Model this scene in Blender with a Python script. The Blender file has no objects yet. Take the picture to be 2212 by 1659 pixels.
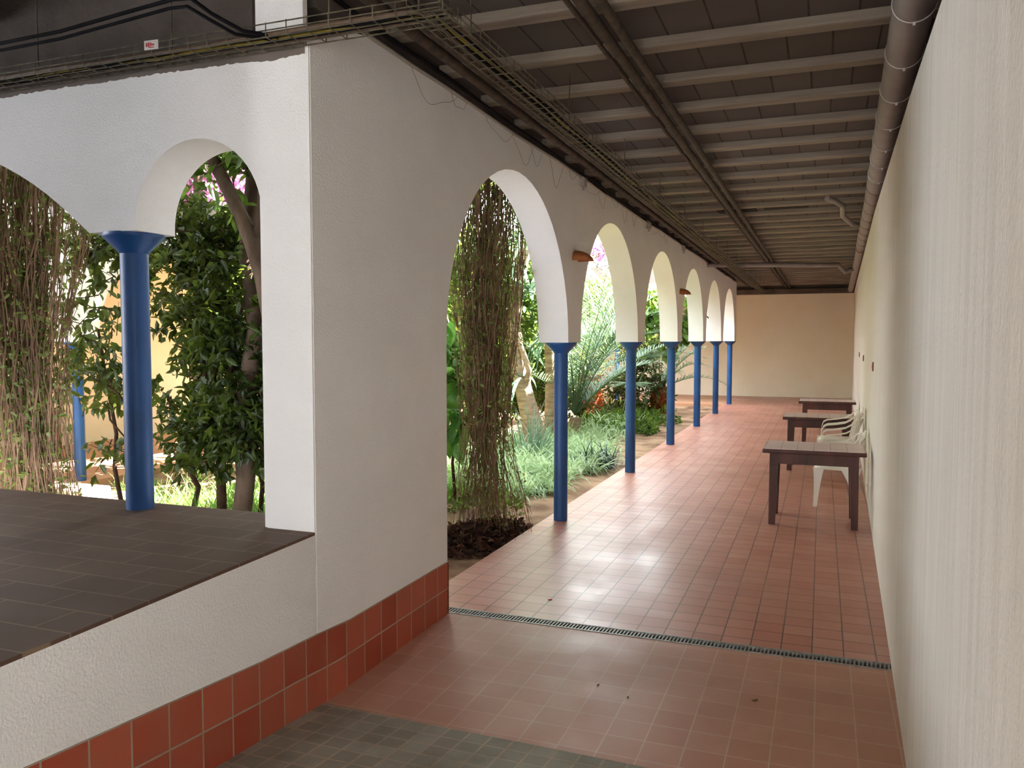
import bpy, bmesh, math, random
import numpy as np
from mathutils import Vector, Matrix

# ---------------------------------------------------------------- camera, light, exposure
SC = bpy.context.scene
COL = SC.collection
F_PX = 1755.0
PITCH = math.radians(3.082)
YAW = math.radians(20.868)
cam_d = bpy.data.cameras.new('camera')
cam = bpy.data.objects.new('camera', cam_d)
COL.objects.link(cam)
cam_d.sensor_width = 36.0
cam_d.lens = 36.0 * F_PX / 2212.0
cam_d.clip_start = 0.05
cam.location = (0, 0, 1.8)
cam.rotation_euler = (math.pi / 2 - PITCH, 0, YAW)
SC.camera = cam

world = bpy.data.worlds.new('daylight_sky')
SC.world = world
world.use_nodes = True
wn = world.node_tree.nodes
wl = world.node_tree.links
wn.clear()
w_out = wn.new('ShaderNodeOutputWorld')
w_bg = wn.new('ShaderNodeBackground')
w_bg.inputs['Color'].default_value = (0.88, 0.93, 1.0, 1)
w_bg.inputs['Strength'].default_value = 2.4
wl.new(w_bg.outputs[0], w_out.inputs[0])

sun_d = bpy.data.lights.new('sun', 'SUN')
sun_d.energy = 26.0
sun_d.angle = math.radians(0.6)
sun_d.color = (1.0, 0.95, 0.87)
sun = bpy.data.objects.new('sun', sun_d)
COL.objects.link(sun)
sun.location = (8, 12, 14)
SUN_FROM = Vector((0.62, 0.42, 1.0))
sun.rotation_euler = (-SUN_FROM).to_track_quat('-Z', 'Y').to_euler()

# area lamp added in the doorway behind the camera to brighten the near pier
door_d = bpy.data.lights.new('doorway_fill', 'AREA')
door_d.shape = 'RECTANGLE'
door_d.size, door_d.size_y = .34, 1.9
door_d.energy = 11.0
door_d.color = (1.0, .97, .92)
door = bpy.data.objects.new('doorway_fill', door_d)
COL.objects.link(door)
door.location = (-1.10, -2.98, 1.75)
door.rotation_euler = (math.pi / 2, 0, 0)

vs = SC.view_settings
vs.view_transform = 'Standard'
vs.look = 'None'
vs.exposure = 2.38
vs.gamma = 1.0
vs.use_curve_mapping = False
SC.cycles.max_bounces = 10
SC.cycles.diffuse_bounces = 6
SC.cycles.glossy_bounces = 3
SC.cycles.transmission_bounces = 4
SC.cycles.sample_clamp_indirect = 8.0

# ---------------------------------------------------------------- helpers
rnd = random.Random(7)


def tag(o, label=None, cat=None, group=None, kind=None):
    if label:
        o['label'] = label
    if cat:
        o['category'] = cat
    if group:
        o['group'] = group
    if kind:
        o['kind'] = kind
    return o


def empty(name, loc=(0, 0, 0), rz=0.0, label=None, cat=None, group=None):
    o = bpy.data.objects.new(name, None)
    o.empty_display_size = 0.1
    o.location = loc
    o.rotation_euler = (0, 0, rz)
    COL.objects.link(o)
    return tag(o, label, cat, group)


def copy_tree(o, parent=None):
    c = o.copy()
    COL.objects.link(c)
    if parent is not None:
        c.parent = parent
    for ch in list(o.children):
        copy_tree(ch, c)
    return c


def link_mesh(name, me, mat, parent=None, loc=None):
    o = bpy.data.objects.new(name, me)
    if mat is not None:
        for m in (mat if isinstance(mat, (list, tuple)) else [mat]):
            me.materials.append(m)
    COL.objects.link(o)
    if parent is not None:
        o.parent = parent
    if loc is not None:
        o.location = loc
    return o


def frame_of(d):
    d = Vector(d).normalized()
    a = Vector((0, 0, 1)) if abs(d.z) < 0.95 else Vector((1, 0, 0))
    u = d.cross(a).normalized()
    return u, d.cross(u).normalized()


class MB:
    """collects shapes that become one mesh object"""

    def __init__(self):
        self.v = []
        self.f = []
        self.mi = []

    def add(self, vs_, fs, mi=0):
        b = len(self.v)
        self.v += [tuple(p) for p in vs_]
        for f in fs:
            self.f.append(tuple(b + i for i in f))
            self.mi.append(mi)

    def box(self, x0, y0, z0, x1, y1, z1, mi=0, ch=0.0):
        c = min(ch, abs(x1 - x0) * .45, abs(y1 - y0) * .45, abs(z1 - z0) * .45)
        if c <= 0:
            p = [(x, y, z) for z in (z0, z1) for y in (y0, y1) for x in (x0, x1)]
            self.add(p, [(0, 2, 3, 1), (4, 5, 7, 6), (0, 1, 5, 4), (2, 6, 7, 3), (0, 4, 6, 2), (1, 3, 7, 5)], mi)
            return
        bm = bmesh.new()
        bmesh.ops.create_cube(bm, size=1)
        for v in bm.verts:
            v.co = ((v.co.x + .5) * (x1 - x0) + x0, (v.co.y + .5) * (y1 - y0) + y0, (v.co.z + .5) * (z1 - z0) + z0)
        bmesh.ops.bevel(bm, geom=list(bm.edges), offset=c, segments=2, affect='EDGES', profile=.5)
        self.bm(bm, mi)
        bm.free()

    def bm(self, bm, mi=0):
        bm.verts.index_update()
        self.add([v.co.copy() for v in bm.verts], [[v.index for v in f.verts] for f in bm.faces], mi)

    def tube(self, pts, r, n=8, cap=True, mi=0):
        pts = [Vector(p) for p in pts]
        k = len(pts)
        rs = r if isinstance(r, (list, tuple)) else [r] * k
        rings = []
        u = None
        for i in range(k):
            d = (pts[min(i + 1, k - 1)] - pts[max(i - 1, 0)])
            if d.length < 1e-9:
                d = Vector((0, 0, 1))
            d.normalize()
            if u is None:
                u, w = frame_of(d)
            else:
                u = (u - d * u.dot(d))
                if u.length < 1e-6:
                    u, w = frame_of(d)
                u.normalize()
                w = d.cross(u)
            rings.append([pts[i] + (u * math.cos(a) + w * math.sin(a)) * rs[i]
                          for a in [2 * math.pi * j / n for j in range(n)]])
        vs_ = [p for rg in rings for p in rg]
        fs = []
        for i in range(k - 1):
            for j in range(n):
                a, b = i * n + j, i * n + (j + 1) % n
                fs.append((a, b, b + n, a + n))
        if cap:
            fs.append(tuple(range(n - 1, -1, -1)))
            fs.append(tuple((k - 1) * n + j for j in range(n)))
        self.add(vs_, fs, mi)

    def lathe(self, prof, c=(0, 0, 0), n=32, mi=0, cap=True):
        cx, cy, cz = c
        vs_ = [(cx + r * math.cos(2 * math.pi * j / n), cy + r * math.sin(2 * math.pi * j / n), cz + z)
               for r, z in prof for j in range(n)]
        fs = []
        for i in range(len(prof) - 1):
            for j in range(n):
                a, b = i * n + j, i * n + (j + 1) % n
                fs.append((a, b, b + n, a + n))
        if cap:
            fs.append(tuple(range(n - 1, -1, -1)))
            fs.append(tuple((len(prof) - 1) * n + j for j in range(n)))
        self.add(vs_, fs, mi)

    def prism(self, poly, axis, a, b, mi=0):
        """poly of 2-d points extruded along axis ('x','y','z') from a to b"""
        def P(p, t):
            return {'x': (t, p[0], p[1]), 'y': (p[0], t, p[1]), 'z': (p[0], p[1], t)}[axis]
        n = len(poly)
        vs_ = [P(p, a) for p in poly] + [P(p, b) for p in poly]
        fs = [tuple(range(n - 1, -1, -1)), tuple(range(n, 2 * n))]
        fs += [(i, (i + 1) % n, (i + 1) % n + n, i + n) for i in range(n)]
        self.add(vs_, fs, mi)

    def build(self, name, mat, parent=None, smooth=None, loc=None, fix=True):
        me = bpy.data.meshes.new(name)
        me.from_pydata(self.v, [], self.f)
        if fix:
            bm = bmesh.new()
            bm.from_mesh(me)
            bmesh.ops.recalc_face_normals(bm, faces=bm.faces)
            bm.to_mesh(me)
            bm.free()
        o = link_mesh(name, me, mat, parent, loc)
        if any(self.mi):
            me.polygons.foreach_set('material_index', self.mi)
        if smooth is not None:
            me.polygons.foreach_set('use_smooth', [True] * len(me.polygons))
            me.set_sharp_from_angle(angle=math.radians(smooth))
        me.update()
        return o


def np_mesh(name, verts, quads, mat, parent=None, loc=None):
    me = bpy.data.meshes.new(name)
    nv, nq = len(verts), len(quads)
    me.vertices.add(nv)
    me.vertices.foreach_set('co', np.asarray(verts, dtype=np.float32).ravel())
    me.loops.add(nq * 4)
    me.loops.foreach_set('vertex_index', np.asarray(quads, dtype=np.int32).ravel())
    me.polygons.add(nq)
    me.polygons.foreach_set('loop_start', np.arange(0, nq * 4, 4, dtype=np.int32))
    try:
        me.polygons.foreach_set('loop_total', np.full(nq, 4, dtype=np.int32))
    except Exception:
        pass
    me.update(calc_edges=True)
    me.validate()
    return link_mesh(name, me, mat, parent, loc)


def unit(a):
    return a / np.maximum(np.linalg.norm(a, axis=1, keepdims=True), 1e-9)


def leaf_arrays(P, D, L, W, rng, curl=0.15):
    """broad pointed leaves, each two quads folded along the midrib"""
    n = len(P)
    D = unit(D)
    R = rng.normal(size=(n, 3))
    R[:, 2] += 1.2
    S = unit(np.cross(D, R))
    N = np.cross(S, D)
    L = L[:, None]
    W = W[:, None]
    fold = 0.18
    base = P
    l1 = P + D * L * .3 + S * W * .5 + N * W * fold
    l2 = P + D * L * .68 + S * W * .42 + N * (W * fold - L * curl * .35)
    tip = P + D * L - N * L * curl
    r2 = P + D * L * .68 - S * W * .42 + N * (W * fold - L * curl * .35)
    r1 = P + D * L * .3 - S * W * .5 + N * W * fold
    V = np.stack([base, l1, l2, tip, r2, r1], axis=1).reshape(-1, 3)
    i = np.arange(n)[:, None] * 6
    Q = np.concatenate([i + np.array([[0, 1, 2, 3]]), i + np.array([[0, 3, 4, 5]])], axis=0)
    return V, Q


def strips(P0, D, L, W, rng, seg=4, droop=0.6, side=None):
    """long arching blades: rows of quads; D start direction, droop bends them down"""
    n = len(P0)
    D = unit(D)
    if side is None:
        side = unit(np.cross(D, np.array([[0, 0, 1.0]]) + rng.normal(scale=.15, size=(n, 3))))
    V = np.zeros((n, seg + 1, 2, 3))
    p = P0.copy()
    d = D.copy()
    for k in range(seg + 1):
        t = k / seg
        w = (W * (0.55 + 0.45 * min(1, t * 4)) * (1 - t ** 2.2) + 0.0006)[:, None]
        V[:, k, 0] = p + side * w * .5
        V[:, k, 1] = p - side * w * .5
        p = p + d * (L / seg)[:, None]
        d = d + np.array([[0, 0, -1.0]]) * (np.asarray(droop) / seg * (0.5 + t))[..., None] * np.ones((n, 1))
        d = unit(d)
    base = (np.arange(n) * (seg + 1) * 2)[:, None]
    Q = []
    for k in range(seg):
        Q.append(base + np.array([[2 * k, 2 * k + 1, 2 * k + 3, 2 * k + 2]]))
    return V.reshape(-1, 3), np.concatenate(Q, axis=0)


def merge(parts):
    V, Q, b = [], [], 0
    for v, q in parts:
        V.append(v)
        Q.append(q + b)
        b += len(v)
    return np.concatenate(V), np.concatenate(Q)


# ---------------------------------------------------------------- materials
def new_mat(name):
    m = bpy.data.materials.new(name)
    m.use_nodes = True
    nt = m.node_tree
    bs = nt.nodes['Principled BSDF']
    return m, nt, bs


def nd(nt, t, **kw):
    n = nt.nodes.new(t)
    for k, v in kw.items():
        setattr(n, k, v)
    return n


def rgb(h):
    def c(u):
        u /= 255
        return u / 12.92 if u <= .04045 else ((u + .055) / 1.055) ** 2.4
    return tuple(c(int(h[i:i + 2], 16)) for i in (0, 2, 4)) + (1,)


def noise_mat(name, c1, c2, scale=4.0, rough=.8, bump=.0, bscale=60.0, spec=.3, stretch=None, lo=.35, hi=.65, metal=0, coat=0, detail=6):
    m, nt, bs = new_mat(name)
    tc = nd(nt, 'ShaderNodeTexCoord')
    src = tc.outputs['Object']
    if stretch:
        mp = nd(nt, 'ShaderNodeMapping')
        mp.inputs['Scale'].default_value = stretch
        nt.links.new(src, mp.inputs[0])
        src = mp.outputs[0]
    n = nd(nt, 'ShaderNodeTexNoise')
    n.inputs['Scale'].default_value = scale
    n.inputs['Detail'].default_value = detail
    nt.links.new(src, n.inputs['Vector'])
    r = nd(nt, 'ShaderNodeValToRGB')
    r.color_ramp.elements[0].position = lo
    r.color_ramp.elements[1].position = hi
    r.color_ramp.elements[0].color = c1
    r.color_ramp.elements[1].color = c2
    nt.links.new(n.outputs['Fac'], r.inputs[0])
    nt.links.new(r.outputs[0], bs.inputs['Base Color'])
    bs.inputs['Roughness'].default_value = rough
    bs.inputs['Specular IOR Level'].default_value = spec
    bs.inputs['Metallic'].default_value = metal
    bs.inputs['Coat Weight'].default_value = coat
    if bump:
        n2 = nd(nt, 'ShaderNodeTexNoise')
        n2.inputs['Scale'].default_value = bscale
        n2.inputs['Detail'].default_value = 4
        nt.links.new(tc.outputs['Object'], n2.inputs['Vector'])
        b = nd(nt, 'ShaderNodeBump')
        b.inputs['Strength'].default_value = bump
        b.inputs['Distance'].default_value = .01
        nt.links.new(n2.outputs['Fac'], b.inputs['Height'])
        nt.links.new(b.outputs[0], bs.inputs['Normal'])
    return m


def tile_mat(name, ca, cb, mortar, bw, rh, ms=.004, axes='xy', offset=0.0, rough=.4, rough2=None, spec=.5, bump=.25,
             stain=None, stain_amt=.5, stain_scale=1.6, shift=(0, 0), bias=0.0, wear=0.0):
    m, nt, bs = new_mat(name)
    tc = nd(nt, 'ShaderNodeTexCoord')
    sp = nd(nt, 'ShaderNodeSeparateXYZ')
    nt.links.new(tc.outputs['Object'], sp.inputs[0])
    if axes == 'uv':
        nt.links.new(tc.outputs['UV'], sp.inputs[0])
        axes = 'xy'
    cb_ = nd(nt, 'ShaderNodeCombineXYZ')
    ax = {'x': 0, 'y': 1, 'z': 2}
    nt.links.new(sp.outputs[ax[axes[0]]], cb_.inputs[0])
    nt.links.new(sp.outputs[ax[axes[1]]], cb_.inputs[1])
    mp = nd(nt, 'ShaderNodeMapping')
    mp.inputs['Location'].default_value = (shift[0] + 40 * bw, shift[1] + 40 * rh, 0)
    nt.links.new(cb_.outputs[0], mp.inputs[0])
    br = nd(nt, 'ShaderNodeTexBrick')
    br.offset = offset
    br.inputs['Scale'].default_value = 1.0
    br.inputs['Brick Width'].default_value = bw
    br.inputs['Row Height'].default_value = rh
    br.inputs['Mortar Size'].default_value = ms
    br.inputs['Mortar Smooth'].default_value = .2
    br.inputs['Bias'].default_value = bias
    br.inputs['Color1'].default_value = ca
    br.inputs['Color2'].default_value = cb
    br.inputs['Mortar'].default_value = mortar
    nt.links.new(mp.outputs[0], br.inputs['Vector'])
    n = nd(nt, 'ShaderNodeTexNoise')
    n.inputs['Scale'].default_value = stain_scale
    n.inputs['Detail'].default_value = 7
    n.inputs['Roughness'].default_value = .65
    nt.links.new(tc.outputs['Object'], n.inputs['Vector'])
    out = br.outputs['Color']
    if stain:
        rp = nd(nt, 'ShaderNodeValToRGB')
        rp.color_ramp.elements[0].position = .42
        rp.color_ramp.elements[1].position = .7
        nt.links.new(n.outputs['Fac'], rp.inputs[0])
        mu = nd(nt, 'ShaderNodeMath', operation='MULTIPLY')
        mu.inputs[1].default_value = stain_amt
        nt.links.new(rp.outputs[0], mu.inputs[0])
        mx = nd(nt, 'ShaderNodeMix', data_type='RGBA')
        nt.links.new(mu.outputs[0], mx.inputs['Factor'])
        nt.links.new(out, mx.inputs[6])
        mx.inputs[7].default_value = stain
        out = mx.outputs[2]
    nt.links.new(out, bs.inputs['Base Color'])
    if rough2 is not None:
        mr = nd(nt, 'ShaderNodeMapRange')
        mr.inputs['From Min'].default_value = .35
        mr.inputs['From Max'].default_value = .65
        mr.inputs['To Min'].default_value = rough
        mr.inputs['To Max'].default_value = rough2
        nt.links.new(n.outputs['Fac'], mr.inputs['Value'])
        nt.links.new(mr.outputs[0], bs.inputs['Roughness'])
    else:
        bs.inputs['Roughness'].default_value = rough
    bs.inputs['Specular IOR Level'].default_value = spec
    n3 = nd(nt, 'ShaderNodeTexNoise')
    n3.inputs['Scale'].default_value = 9
    n3.inputs['Detail'].default_value = 3
    nt.links.new(tc.outputs['Object'], n3.inputs['Vector'])
    ml = nd(nt, 'ShaderNodeMath', operation='MULTIPLY_ADD')
    ml.inputs[1].default_value = -1.0
    nt.links.new(br.outputs['Fac'], ml.inputs[0])
    sc = nd(nt, 'ShaderNodeMath', operation='MULTIPLY')
    sc.inputs[1].default_value = .55
    nt.links.new(n3.outputs['Fac'], sc.inputs[0])
    nt.links.new(sc.outputs[0], ml.inputs[2])
    bp = nd(nt, 'ShaderNodeBump')
    bp.inputs['Strength'].default_value = bump
    bp.inputs['Distance'].default_value = .004
    nt.links.new(ml.outputs[0], bp.inputs['Height'])
    nt.links.new(bp.outputs[0], bs.inputs['Normal'])
    return m


def leaf_mat(name, ca, cb, trans=.4, rough=.45, scale=2.5, tcol=None):
    m, nt, bs = new_mat(name)
    tc = nd(nt, 'ShaderNodeTexCoord')
    n = nd(nt, 'ShaderNodeTexNoise')
    n.inputs['Scale'].default_value = scale
    n.inputs['Detail'].default_value = 8
    n.inputs['Roughness'].default_value = .8
    nt.links.new(tc.outputs['Object'], n.inputs['Vector'])
    r = nd(nt, 'ShaderNodeValToRGB')
    r.color_ramp.elements[0].position = .38
    r.color_ramp.elements[1].position = .62
    r.color_ramp.elements[0].color = ca
    r.color_ramp.elements[1].color = cb
    nt.links.new(n.outputs['Fac'], r.inputs[0])
    nt.links.new(r.outputs[0], bs.inputs['Base Color'])
    bs.inputs['Roughness'].default_value = rough
    bs.inputs['Specular IOR Level'].default_value = .45
    tr = nd(nt, 'ShaderNodeBsdfTranslucent')
    if tcol:
        tr.inputs['Color'].default_value = tcol
    else:
        hs = nd(nt, 'ShaderNodeHueSaturation')
        hs.inputs['Hue'].default_value = .475
        hs.inputs['Saturation'].default_value = 1.0
        hs.inputs['Value'].default_value = 1.7
        nt.links.new(r.outputs[0], hs.inputs['Color'])
        nt.links.new(hs.outputs[0], tr.inputs['Color'])
    mx = nd(nt, 'ShaderNodeMixShader')
    mx.inputs[0].default_value = trans
    out = nt.nodes['Material Output']
    nt.links.new(bs.outputs[0], mx.inputs[1])
    nt.links.new(tr.outputs[0], mx.inputs[2])
    nt.links.new(mx.outputs[0], out.inputs['Surface'])
    return m


M = {}
M['plaster'] = noise_mat('white_plaster', rgb('EEECEA'), rgb('F4F2F0'), 1.5, .92, .35, 90, .15)
M['plaster_rough'] = noise_mat('rough_white_plaster', rgb('D6D0C6'), rgb('E2DCD3'), 2.6, .85, .5, 55, .2, stretch=(9, 9, .45))
M['cream'] = noise_mat('cream_plaster', rgb('E6DAB8'), rgb('EDE3C4'), 1.2, .9, .25, 90, .15)
M['beige'] = noise_mat('beige_plaster', rgb('EFE3CE'), rgb('F3E9D8'), 1.2, .9, .25, 90, .15)
M['floor_far'] = tile_mat('terracotta_floor', rgb('B27664'), rgb('BE8775'), rgb('5C3E34'), .171, .1676, .0045, 'xy', 0, .28, .44, .55, .4,
                          rgb('A8735E'), .55, 1.1, (.02, .02))
M['floor_near'] = tile_mat('terracotta_floor_worn', rgb('B58069'), rgb('BD8B75'), rgb('C4A68E'), .178, .171, .003, 'xy', 0, .36, .55, .45, .15,
                           rgb('A6735D'), .6, .9, (.0, .05))
M['floor_wing'] = tile_mat('orange_floor', rgb('B98A6C'), rgb('C09274'), rgb('AE8468'), .171, .1676, .003, 'xy', 0, .5, None, .3, .15)
M['grey_tile'] = tile_mat('grey_pavers', rgb('878072'), rgb('9E9789'), rgb('B09C86'), .105, .105, .006, 'xy', 0, .55, .7, .3, .4,
                          rgb('6C6456'), .6, 3.0, (.0, .03))
M['brown_tile'] = tile_mat('brown_floor', rgb('5E483C'), rgb('664F42'), rgb('8A745E'), .34, .17, .003, 'xy', .5, .6, .7, .22, .12,
                           rgb('513D33'), .6, 1.2)
M['skirting'] = tile_mat('red_skirting', rgb('A2422C'), rgb('B85E46'), rgb('A99C8A'), .178, .172, .0045, 'uv', 0, .42, .6, .4, .3,
                         rgb('A5664E'), .55, 5.0, (.0, .0))
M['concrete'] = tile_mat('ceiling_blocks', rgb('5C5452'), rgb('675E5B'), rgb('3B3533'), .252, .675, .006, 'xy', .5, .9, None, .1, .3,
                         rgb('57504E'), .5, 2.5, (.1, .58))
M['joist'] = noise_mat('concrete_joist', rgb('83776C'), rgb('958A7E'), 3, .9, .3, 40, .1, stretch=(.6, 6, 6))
M['dark_concrete'] = noise_mat('dark_concrete', rgb('564E49'), rgb('6A605A'), 3, .95, .4, 30, .1)
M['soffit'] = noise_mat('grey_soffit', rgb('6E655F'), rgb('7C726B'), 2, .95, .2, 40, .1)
M['blue'] = noise_mat('blue_paint', rgb('164276'), rgb('1C508C'), 3, .42, .12, 50, .45)
M['pipe_grey'] = noise_mat('grey_plastic_pipe', rgb('857C7C'), rgb('938A88'), 5, .55, 0, 50, .4)
M['pipe_dark'] = noise_mat('rusty_pipe', rgb('3A322C'), rgb('55463A'), 14, .7, .3, 50, .3)
M['wire'] = noise_mat('galvanised_wire', rgb('4A463B'), rgb('736B55'), 20, .5, 0, 50, .5, metal=.3)
M['cable_black'] = noise_mat('black_cable', rgb('121013'), rgb('1C1A1D'), 8, .8, 0, 50, .1)
M['cable_yellow'] = noise_mat('yellow_green_cable', rgb('7C7020'), rgb('96832A'), 30, .6, 0, 50, .3)
M['cable_brown'] = noise_mat('brown_cable', rgb('5A4A3C'), rgb('6B5746'), 30, .6, 0, 50, .3)
M['clamp'] = noise_mat('steel_clamp', rgb('B9B5B0'), rgb('D2CEC8'), 20, .4, 0, 50, .5, metal=.4)
M['rust'] = noise_mat('rusty_clamp', rgb('6B3A30'), rgb('83503F'), 20, .6, 0, 50, .4)
M['drain'] = noise_mat('galvanised_drain', rgb('84827E'), rgb('A3A19C'), 25, .45, .1, 80, .5, metal=.5)
M['drain_pit'] = noise_mat('drain_pit', rgb('1C1A18'), rgb('2A2724'), 8, .9)
M['wood'] = noise_mat('dark_stained_wood', rgb('3A1D17'), rgb('55302A'), 6, .45, .15, 60, .4, stretch=(1, 1, .2))
M['table_tile'] = tile_mat('pink_table_tile', rgb('DCC4BC'), rgb('E4CEC6'), rgb('9A7A70'), .15, .15, .003, 'xy', 0, .3, None, .5, .15)
M['white_plastic'] = noise_mat('white_plastic', rgb('E7E1D6'), rgb('EEE9E0'), 4, .38, 0, 50, .45)
M['terracotta'] = noise_mat('terracotta_clay', rgb('A3623C'), rgb('B87549'), 6, .85, .2, 60, .2)
M['plate'] = noise_mat('brown_plate', rgb('6E2A24'), rgb('7E3830'), 10, .5, 0, 50, .4)
M['box_grey'] = noise_mat('grey_box', rgb('9C958E'), rgb('ACA59D'), 6, .6, 0, 50, .3)
M['label_white'] = noise_mat('white_label', rgb('D9D3CC'), rgb('E2DDD7'), 6, .6)
M['label_red'] = noise_mat('red_print', rgb('B8303A'), rgb('C4404A'), 6, .6)
M['soil'] = noise_mat('dry_soil', rgb('6B5140'), rgb('A98C72'), 2.2, .95, 1.0, 24, .1)
M['litter'] = noise_mat('leaf_litter', rgb('2E1F18'), rgb('5B3A2C'), 9, .9, .2)
M['bark_grey'] = noise_mat('grey_bark', rgb('473A30'), rgb('6A594A'), 5, .9, .6, 30, .1, stretch=(1, 1, .4))
M['bark_palm'] = noise_mat('palm_bark', rgb('74624F'), rgb('9C8870'), 5, .9, .8, 26, .1, stretch=(1, 1, 5))
M['bark_orange'] = noise_mat('palm_boots', rgb('7A4326'), rgb('A8683C'), 6, .9, .6, 30, .1)
M['bark_dark'] = noise_mat('dark_stem', rgb('33251C'), rgb('4A372A'), 8, .9, .4, 30, .1)
M['vine_stem'] = noise_mat('dry_vine', rgb('6E5644'), rgb('97795F'), 6, .9, 0, 30, .1)
M['leaf_shrub'] = leaf_mat('shrub_leaf', rgb('22300F'), rgb('47591F'), .5, .4)
M['leaf_bright'] = leaf_mat('bright_leaf', rgb('304C1A'), rgb('5E7E30'), .5, .45)
M['leaf_vine'] = leaf_mat('vine_leaf', rgb('4C5E26'), rgb('7F9048'), .45, .5, 6)
M['leaf_palm'] = leaf_mat('palm_leaf', rgb('344A32'), rgb('64805E'), .35, .4, 3)
M['leaf_date'] = leaf_mat('date_palm_leaf', rgb('2C4428'), rgb('5A7650'), .35, .4, 3)
M['leaf_strap'] = leaf_mat('strap_leaf', rgb('3C5640'), rgb('74907A'), .3, .35, 3)
M['grass'] = leaf_mat('grass_blade', rgb('6A8C5A'), rgb('BED2A8'), .4, .4, 4)
M['grass_green'] = leaf_mat('green_grass_blade', rgb('456E30'), rgb('7FA454'), .45, .45, 4)
M['leaf_dark'] = leaf_mat('dark_strap', rgb('22362A'), rgb('4A6152'), .2, .35, 4)
M['leaf_big'] = leaf_mat('banana_leaf', rgb('3F7030'), rgb('66964A'), .5, .4, 2)
M['bract'] = leaf_mat('pink_bract', rgb('B04A90'), rgb('DC86C2'), .5, .6, 3, rgb('EFA0DA'))
M['dry_leaf'] = noise_mat('dry_leaf', rgb('6E4A32'), rgb('8A6244'), 20, .8)
M['petal'] = noise_mat('red_petal', rgb('8E2A36'), rgb('A84050'), 20, .7)
M['stone'] = noise_mat('pale_stone', rgb('C9BFA8'), rgb('DDD4BE'), 4, .9, .3, 30, .1)

# ---------------------------------------------------------------- setting
COLX = -2.42          # column line of the corridor arcade
PITCHC = 3.163        # column spacing
COLY = [7.715 + PITCHC * k for k in range(6)]
ZCAP = 1.777
WALLTOP = 3.42


def struct(mb, name, mat, parent=None, smooth=None):
    o = mb.build(name, mat, parent, smooth)
    o['kind'] = 'structure'
    return o


def rwx(y):
    return 0.283 + 0.02236 * y


def slab(name, poly, z0, z1, mat):
    mb = MB()
    mb.prism(poly, 'z', z0, z1)
    return struct(mb, name, mat)


# corridor floors, drain slot between them
slab('floor', [(-2.58, 4.895), (rwx(4.895), 4.895), (rwx(27.2), 27.2), (-2.58, 27.2)], -.12, 0, M['floor_far'])
slab('floor_near', [(-2.60, 3.345), (rwx(3.3) + .0, 3.29), (rwx(4.78), 4.785), (-2.60, 4.785)], -.12, 0, M['floor_near'])
mb = MB()
RZ = lambda y: .004 + (3.34 - y) * .105
mb.add([(-2.4, 3.35, RZ(3.34)), (.36, 3.29, RZ(3.34)), (.26, -3, RZ(-3)), (-2.4, -3, RZ(-3)),
        (-2.4, 3.35, -.12), (.36, 3.29, -.12), (.26, -3, -.12), (-2.4, -3, -.12)],
       [(0, 1, 2, 3), (7, 6, 5, 4), (0, 4, 5, 1), (1, 5, 6, 2), (2, 6, 7, 3), (3, 7, 4, 0)])
struct(mb, 'floor_ramp', M['grey_tile'])
slab('floor_wing_far', [(-12.2, 23.38), (-2.58, 23.38), (-2.58, 27.2), (-12.2, 27.2)], -.12, -.002, M['floor_wing'])
slab('floor_wing_left', [(-12.2, 3.6), (-8.72, 3.6), (-8.72, 23.38), (-12.2, 23.38)], -.12, -.002, M['floor_wing'])
slab('floor_wing_near', [(-12.2, -3), (-2.281 + 6.302 * .045 + .001, -3), (-2.2805, 3.299), (-2.30, 3.30), (-2.30, 3.585), (-12.2, 3.585)], .855, .869, M['brown_tile'])

# garden soil with gentle bumps
nx, ny = 50, 130
gx = np.linspace(-8.74, -2.57, nx)
gy = np.linspace(3.5, 23.4, ny)
rs = np.random.RandomState(3)
hz = rs.rand(nx, ny)
for _ in range(3):
    hz = (hz + np.roll(hz, 1, 0) + np.roll(hz, 1, 1) + np.roll(hz, -1, 0) + np.roll(hz, -1, 1)) / 5
hz = (hz - hz.mean()) / hz.std()
V = np.array([(gx[i], gy[j], -.075 + .014 * hz[i, j]) for i in range(nx) for j in range(ny)])
Q = np.array([(i * ny + j, (i + 1) * ny + j, (i + 1) * ny + j + 1, i * ny + j + 1) for i in range(nx - 1) for j in range(ny - 1)])
o = np_mesh('ground_soil', V, Q, M['soil'])
o['kind'] = 'structure'


def arch_wall(name, lower, top, to3, th, mat):
    """wall above a lower outline: lower = [(s,z)...], top = function of s; to3(s, depth, z) -> world point"""
    mb = MB()
    n = len(lower)
    vs_ = []
    for (s, z) in lower:
        t = top(s)
        vs_ += [to3(s, 0, z), to3(s, 0, t), to3(s, th, z), to3(s, th, t)]
    fs = []
    for i in range(n - 1):
        a, b = i * 4, (i + 1) * 4
        same = abs(lower[i][0] - lower[i + 1][0]) < 1e-6
        if not same:
            fs.append((a, b, b + 1, a + 1))
            fs.append((a + 2, a + 3, b + 3, b + 2))
            fs.append((a + 1, b + 1, b + 3, a + 3))
        fs.append((a, a + 2, b + 2, b))
    fs.append((0, 1, 3, 2))
    e = (n - 1) * 4
    fs.append((e, e + 2, e + 3, e + 1))
    mb.add(vs_, fs)
    return struct(mb, name, mat, None, 35)


def semi(c, r, z, n=28):
    return [(c - r * math.cos(math.pi * k / n), z + r * math.sin(math.pi * k / n)) for k in range(n + 1)]


# corridor arcade
low = [(3.31, -.02), (4.785, -.02), (4.785, ZCAP)]
prev = 4.785
for k, cy in enumerate(COLY):
    e = cy - .215
    c = (prev + e) / 2
    low += semi(c, (e - prev) / 2, ZCAP)
    prev = cy + .215
low += [(prev, ZCAP)]
tops = [(3.31, 3.22), (3.39, 3.27), (3.51, 3.325), (3.68, 3.375), (3.85, 3.41), (4.05, 3.42), (40, 3.42)]


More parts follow.
